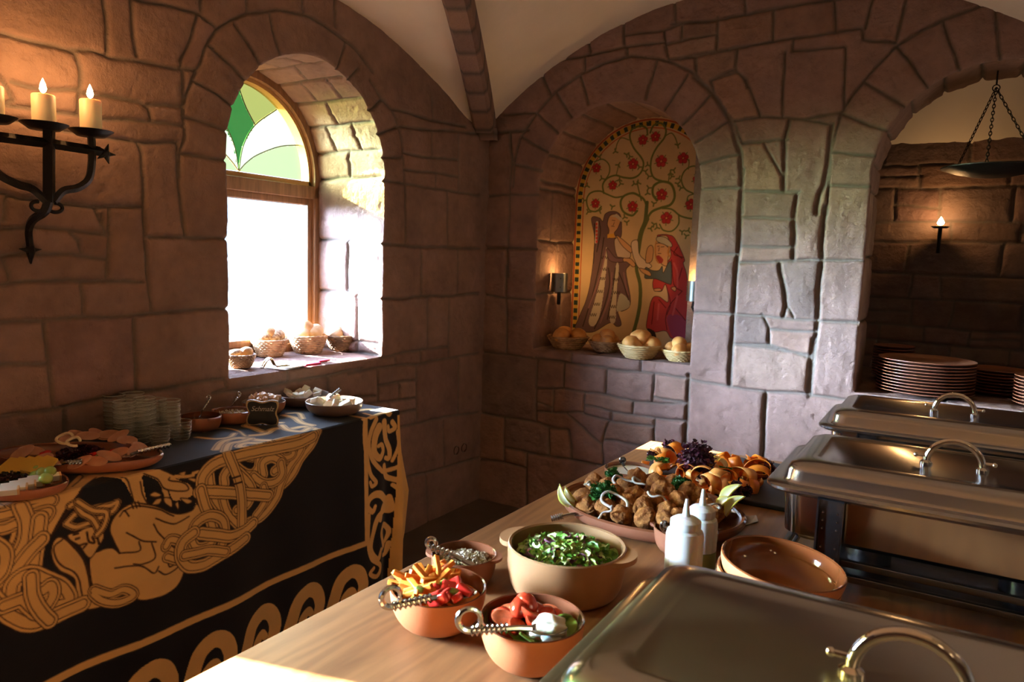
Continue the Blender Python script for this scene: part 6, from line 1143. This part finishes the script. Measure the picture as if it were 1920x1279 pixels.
c_ = on(1862, 318, 1, .15); hr = size(86, c_); root = thing('hanging_oil_lamp', 'shallow black iron bowl lamp hanging on three chains in the right arch', 'lamp', c_); mb = MB(); mb.add(lathe([(0, -.028), (hr * .4, -.026), (hr * .75, -.012), (hr, .004), (hr, .008), (hr * .74, -.006), (hr * .4, -.018), (0, -.020)], 48)); mb.build('bowl', iron, root)
tp = on(1868, 165, 1, .15); tv = Vector([float(x) for x in tp - c_])
def link(p, q, rot, s_=.0105):
    d = (q - p); P = [(math.cos(a) * s_ * .45, 0, math.sin(a) * s_) for a in np.linspace(0, 2 * math.pi, 13)]; Rm = d.to_track_quat('Z', 'Y').to_matrix().to_4x4() @ Matrix.Rotation(rot, 4, 'Z'); Rm.translation = p + d / 2; return tube(P, .0017, 5, cap=False), Rm
for a in (.35, 2.45, 4.55):
    e = Vector((hr * .94 * math.cos(a), hr * .94 * math.sin(a), .004)); n = max(int((tv - e).length / .0155), 4); mb = MB()
    for k in range(n): vf, Rm = link(e.lerp(tv, k / n), e.lerp(tv, (k + 1) / n), (k % 2) * 1.57); mb.add(vf, Rm)
    mb.build('chain', iron, root)
mb = MB(); mb.add(tube([(tv.x + .012 * math.cos(a), 0, tv.z + .012 * math.sin(a)) for a in np.linspace(0, 6.28, 20)], .002, 6, cap=False)); mb.add(tube([(tv.x, 0, tv.z + .012), (tv.x, 0, 2.085 - float(c_[2]))], .003, 6)); mb.build('ring', iron, root)
c_ = on(1763, 428, 1, .86); root = thing('wall_sconce', 'small iron sconce with burning flame on the wall behind the right arch', 'sconce', c_); mb = MB(); mb.add(lathe([(0, 0), (.030, .0), (.040, .008), (.042, .008), (.03, .004), (0, .006)], 24)); mb.build('drip_pan', iron, root)
mb = MB(); mb.add(tube([(0, 0, 0), (0, 0, -.12)], .009, 8)); mb.add(tube([(0, 0, -.06), (0, .05, -.10), (0, .09, -.10)], .006, 8)); mb.build('bracket', iron, root); mb = MB(); mb.add(lathe([(0, .004), (.018, .004), (.018, .012), (0, .012)], 16)); mb.build('candle', candle_m, root); mb = MB(); mb.add(lathe([(0, .012), (.013, .018), (.016, .026), (.009, .042), (0, .056)], 14)); mb.build('flame', flame_m, root)
point('alcove_flame', (c_[0], c_[1] - .01, c_[2] + .06), 1.4, (1, .48, .15), .015)
# ================ candelabrum on the window wall
XC = .125
J = lambda x, y, X=XC: Vector([float(c) for c in on(x, y, 0, X)])
c0 = J(92, 372); root = thing('wall_candelabrum', 'black wrought iron wall candelabrum left of the window', 'candelabrum', c0)
def jl(pts, X=XC): return [tuple(J(x, y, X) - c0) for x, y in pts]
mb = MB(); mb.add(tube(crom(jl([(92, 246), (92, 300), (92, 350), (92, 380)]), 6), .0155, 4, sq=0)); mb.add(tube(crom(jl([(92, 372), (84, 396)]) + jl([(62, 412)], .09) + jl([(54, 432)], .05) + jl([(56, 460)], .03), 6), lambda t: .012 - .003 * t, 6)); mb.build('stem', iron, root)
mb = MB(); mb.add(tube(jl([(-150, 236), (0, 257), (92, 269), (188, 284)]), .0125, 4)); mb.build('crossbar', iron, root)
q = jl([(198, 288)])[0]; mb = MB()
for k in range(5): a = k * 1.257; mb.add(tube([q, (q[0], q[1] + .028 * math.cos(a), q[2] + .028 * math.sin(a))], lambda t: .009 * (1 - t) + .001, 6))
mb.add(ico(2), TR(q, sc=.011)); mb.build('finial', iron, root)
q = jl([(57, 470)], .02)[0]; mb = MB(); mb.add(tube([(q[0], q[1], q[2] + .04), q, (q[0], q[1], q[2] - .035)], lambda t: .018 * math.sin(.4 + 2.6 * t) + .001, 6, flat=.5)); [mb.add(tube([q, (q[0], q[1] + s_ * .028, q[2] + .004)], lambda t: .008 * (1 - t) + .001, 6)) for s_ in (-1, 1)]; mb.build('leaf_tip', iron, root)
mb = MB(); [mb.add(tube([(c.x - c0.x, c.y - c0.y + s_ * .018 * math.sin(a) * 1.0 + s_ * .02, c.z - c0.z + .012 * math.cos(a)) for a in np.linspace(0, 4.2, 14)], .005, 6)) for c in [J(88, 388)] for s_ in (-1, 1)]; mb.build('scroll', iron, root)
CN = [(171, 249, 190, 18.5, 'rightmost of the burning candles on the wall candelabrum'), (83, 236, 180, 20, 'middle burning candle of the wall candelabrum, tallest in view'), (-14, 222, 163, 20, 'left burning candle of the candelabrum, cut off by the photo edge')]
for k, (x, yb_, yt, r_, lab) in enumerate(CN):
    b_ = J(x, yb_); R = size(r_, b_); hgt = size(yb_ - yt, b_) * 1.01
    l_ = b_ - c0; mb = MB(); mb.add(lathe([(0, -.012), (R * 1.3, -.010), (R * 2.0, .004), (R * 2.05, .006), (R * 1.3, -.004), (0, -.003)], 36), TR((l_.x, l_.y, l_.z))); mb.build('drip_pan', iron, root)
    if k != 1:
        pts = ([(171, 256), (172, 300), (166, 335), (145, 352), (118, 358), (100, 378)] if k == 0 else [(-14, 230), (-18, 290), (-5, 325), (30, 345), (60, 355), (86, 378)]); mb = MB(); mb.add(tube(crom(jl(pts), 6), .0105, 5)); mb.build('arm', iron, root)
    cr_ = thing('pillar_candle', lab, 'candle', b_, 0, 'candles on the wall candelabrum'); mb = MB(); mb.add(lathe([(0, 0), (R, 0), (R, hgt - .003), (R * .94, hgt), (R * .7, hgt - .001), (R * .3, hgt - .004), (0, hgt - .005)], 32)); mb.build('wax', candle_m, cr_)
    mb = MB(); mb.add(tube([(0, 0, hgt - .006), (0, 0, hgt + .006)], .0012, 5)); mb.build('wick', iron, cr_); mb = MB(); mb.add(lathe([(0, hgt + .003), (.006, hgt + .008), (.0085, hgt + .015), (.006, hgt + .027), (.002, hgt + .037), (0, hgt + .041)], 14)); mb.build('flame', flame_m, cr_)
    point('candle_light', (b_.x, b_.y, b_.z + hgt + .055), 1.2, (1, .46, .15), .012)
# power outlet
q = on(862, 842, 0, .002); root = thing('power_outlet', 'dark double power outlet low on the window wall near the corner', 'outlet', q)
for k, y in enumerate((-.035, .035)):
    mb = MB(); mb.add(lathe([(0, -.004), (.017, -.004), (.019, .0), (.022, .004), (.024, .0)], 24), TR((.002, y, 0), (0, math.pi / 2, 0))); mb.build('socket', mat('brown_bakelite', (.06, .03, .02), rough=.3), root)
# added warm fill lights, shaped as iron lanterns hung out of view
lg = emis('fill_lantern_glass', (1, .62, .28), 9)
for k, (x, y) in enumerate(((3.8, -1.5), (3.6, -4.2), (2.9, -3.7))):
    root = thing('fill_lantern', ['added unseen fill lantern over the right part of the hall', 'added unseen fill lantern in the far front corner of the hall', 'added unseen fill lantern above the near end of the buffet table'][k], 'lantern', (x, y, 1.95)); mb = MB(); mb.add(lathe([(.05, -.06), (.06, .0), (.05, .06)], 16)); mb.build('glass', lg, root); mb = MB(); mb.add(lathe([(0, .10), (.03, .08), (.065, .062), (.05, .06)], 16)); mb.add(lathe([(.05, -.06), (.055, -.07), (0, -.075)], 16)); mb.add(tube([(0, 0, .09), (0, 0, .45)], .004, 6)); mb.build('cage', iron, root)
    point('fill_light', (x, y, 1.83), FILL_LAMP, (1, .60, .30), .05)
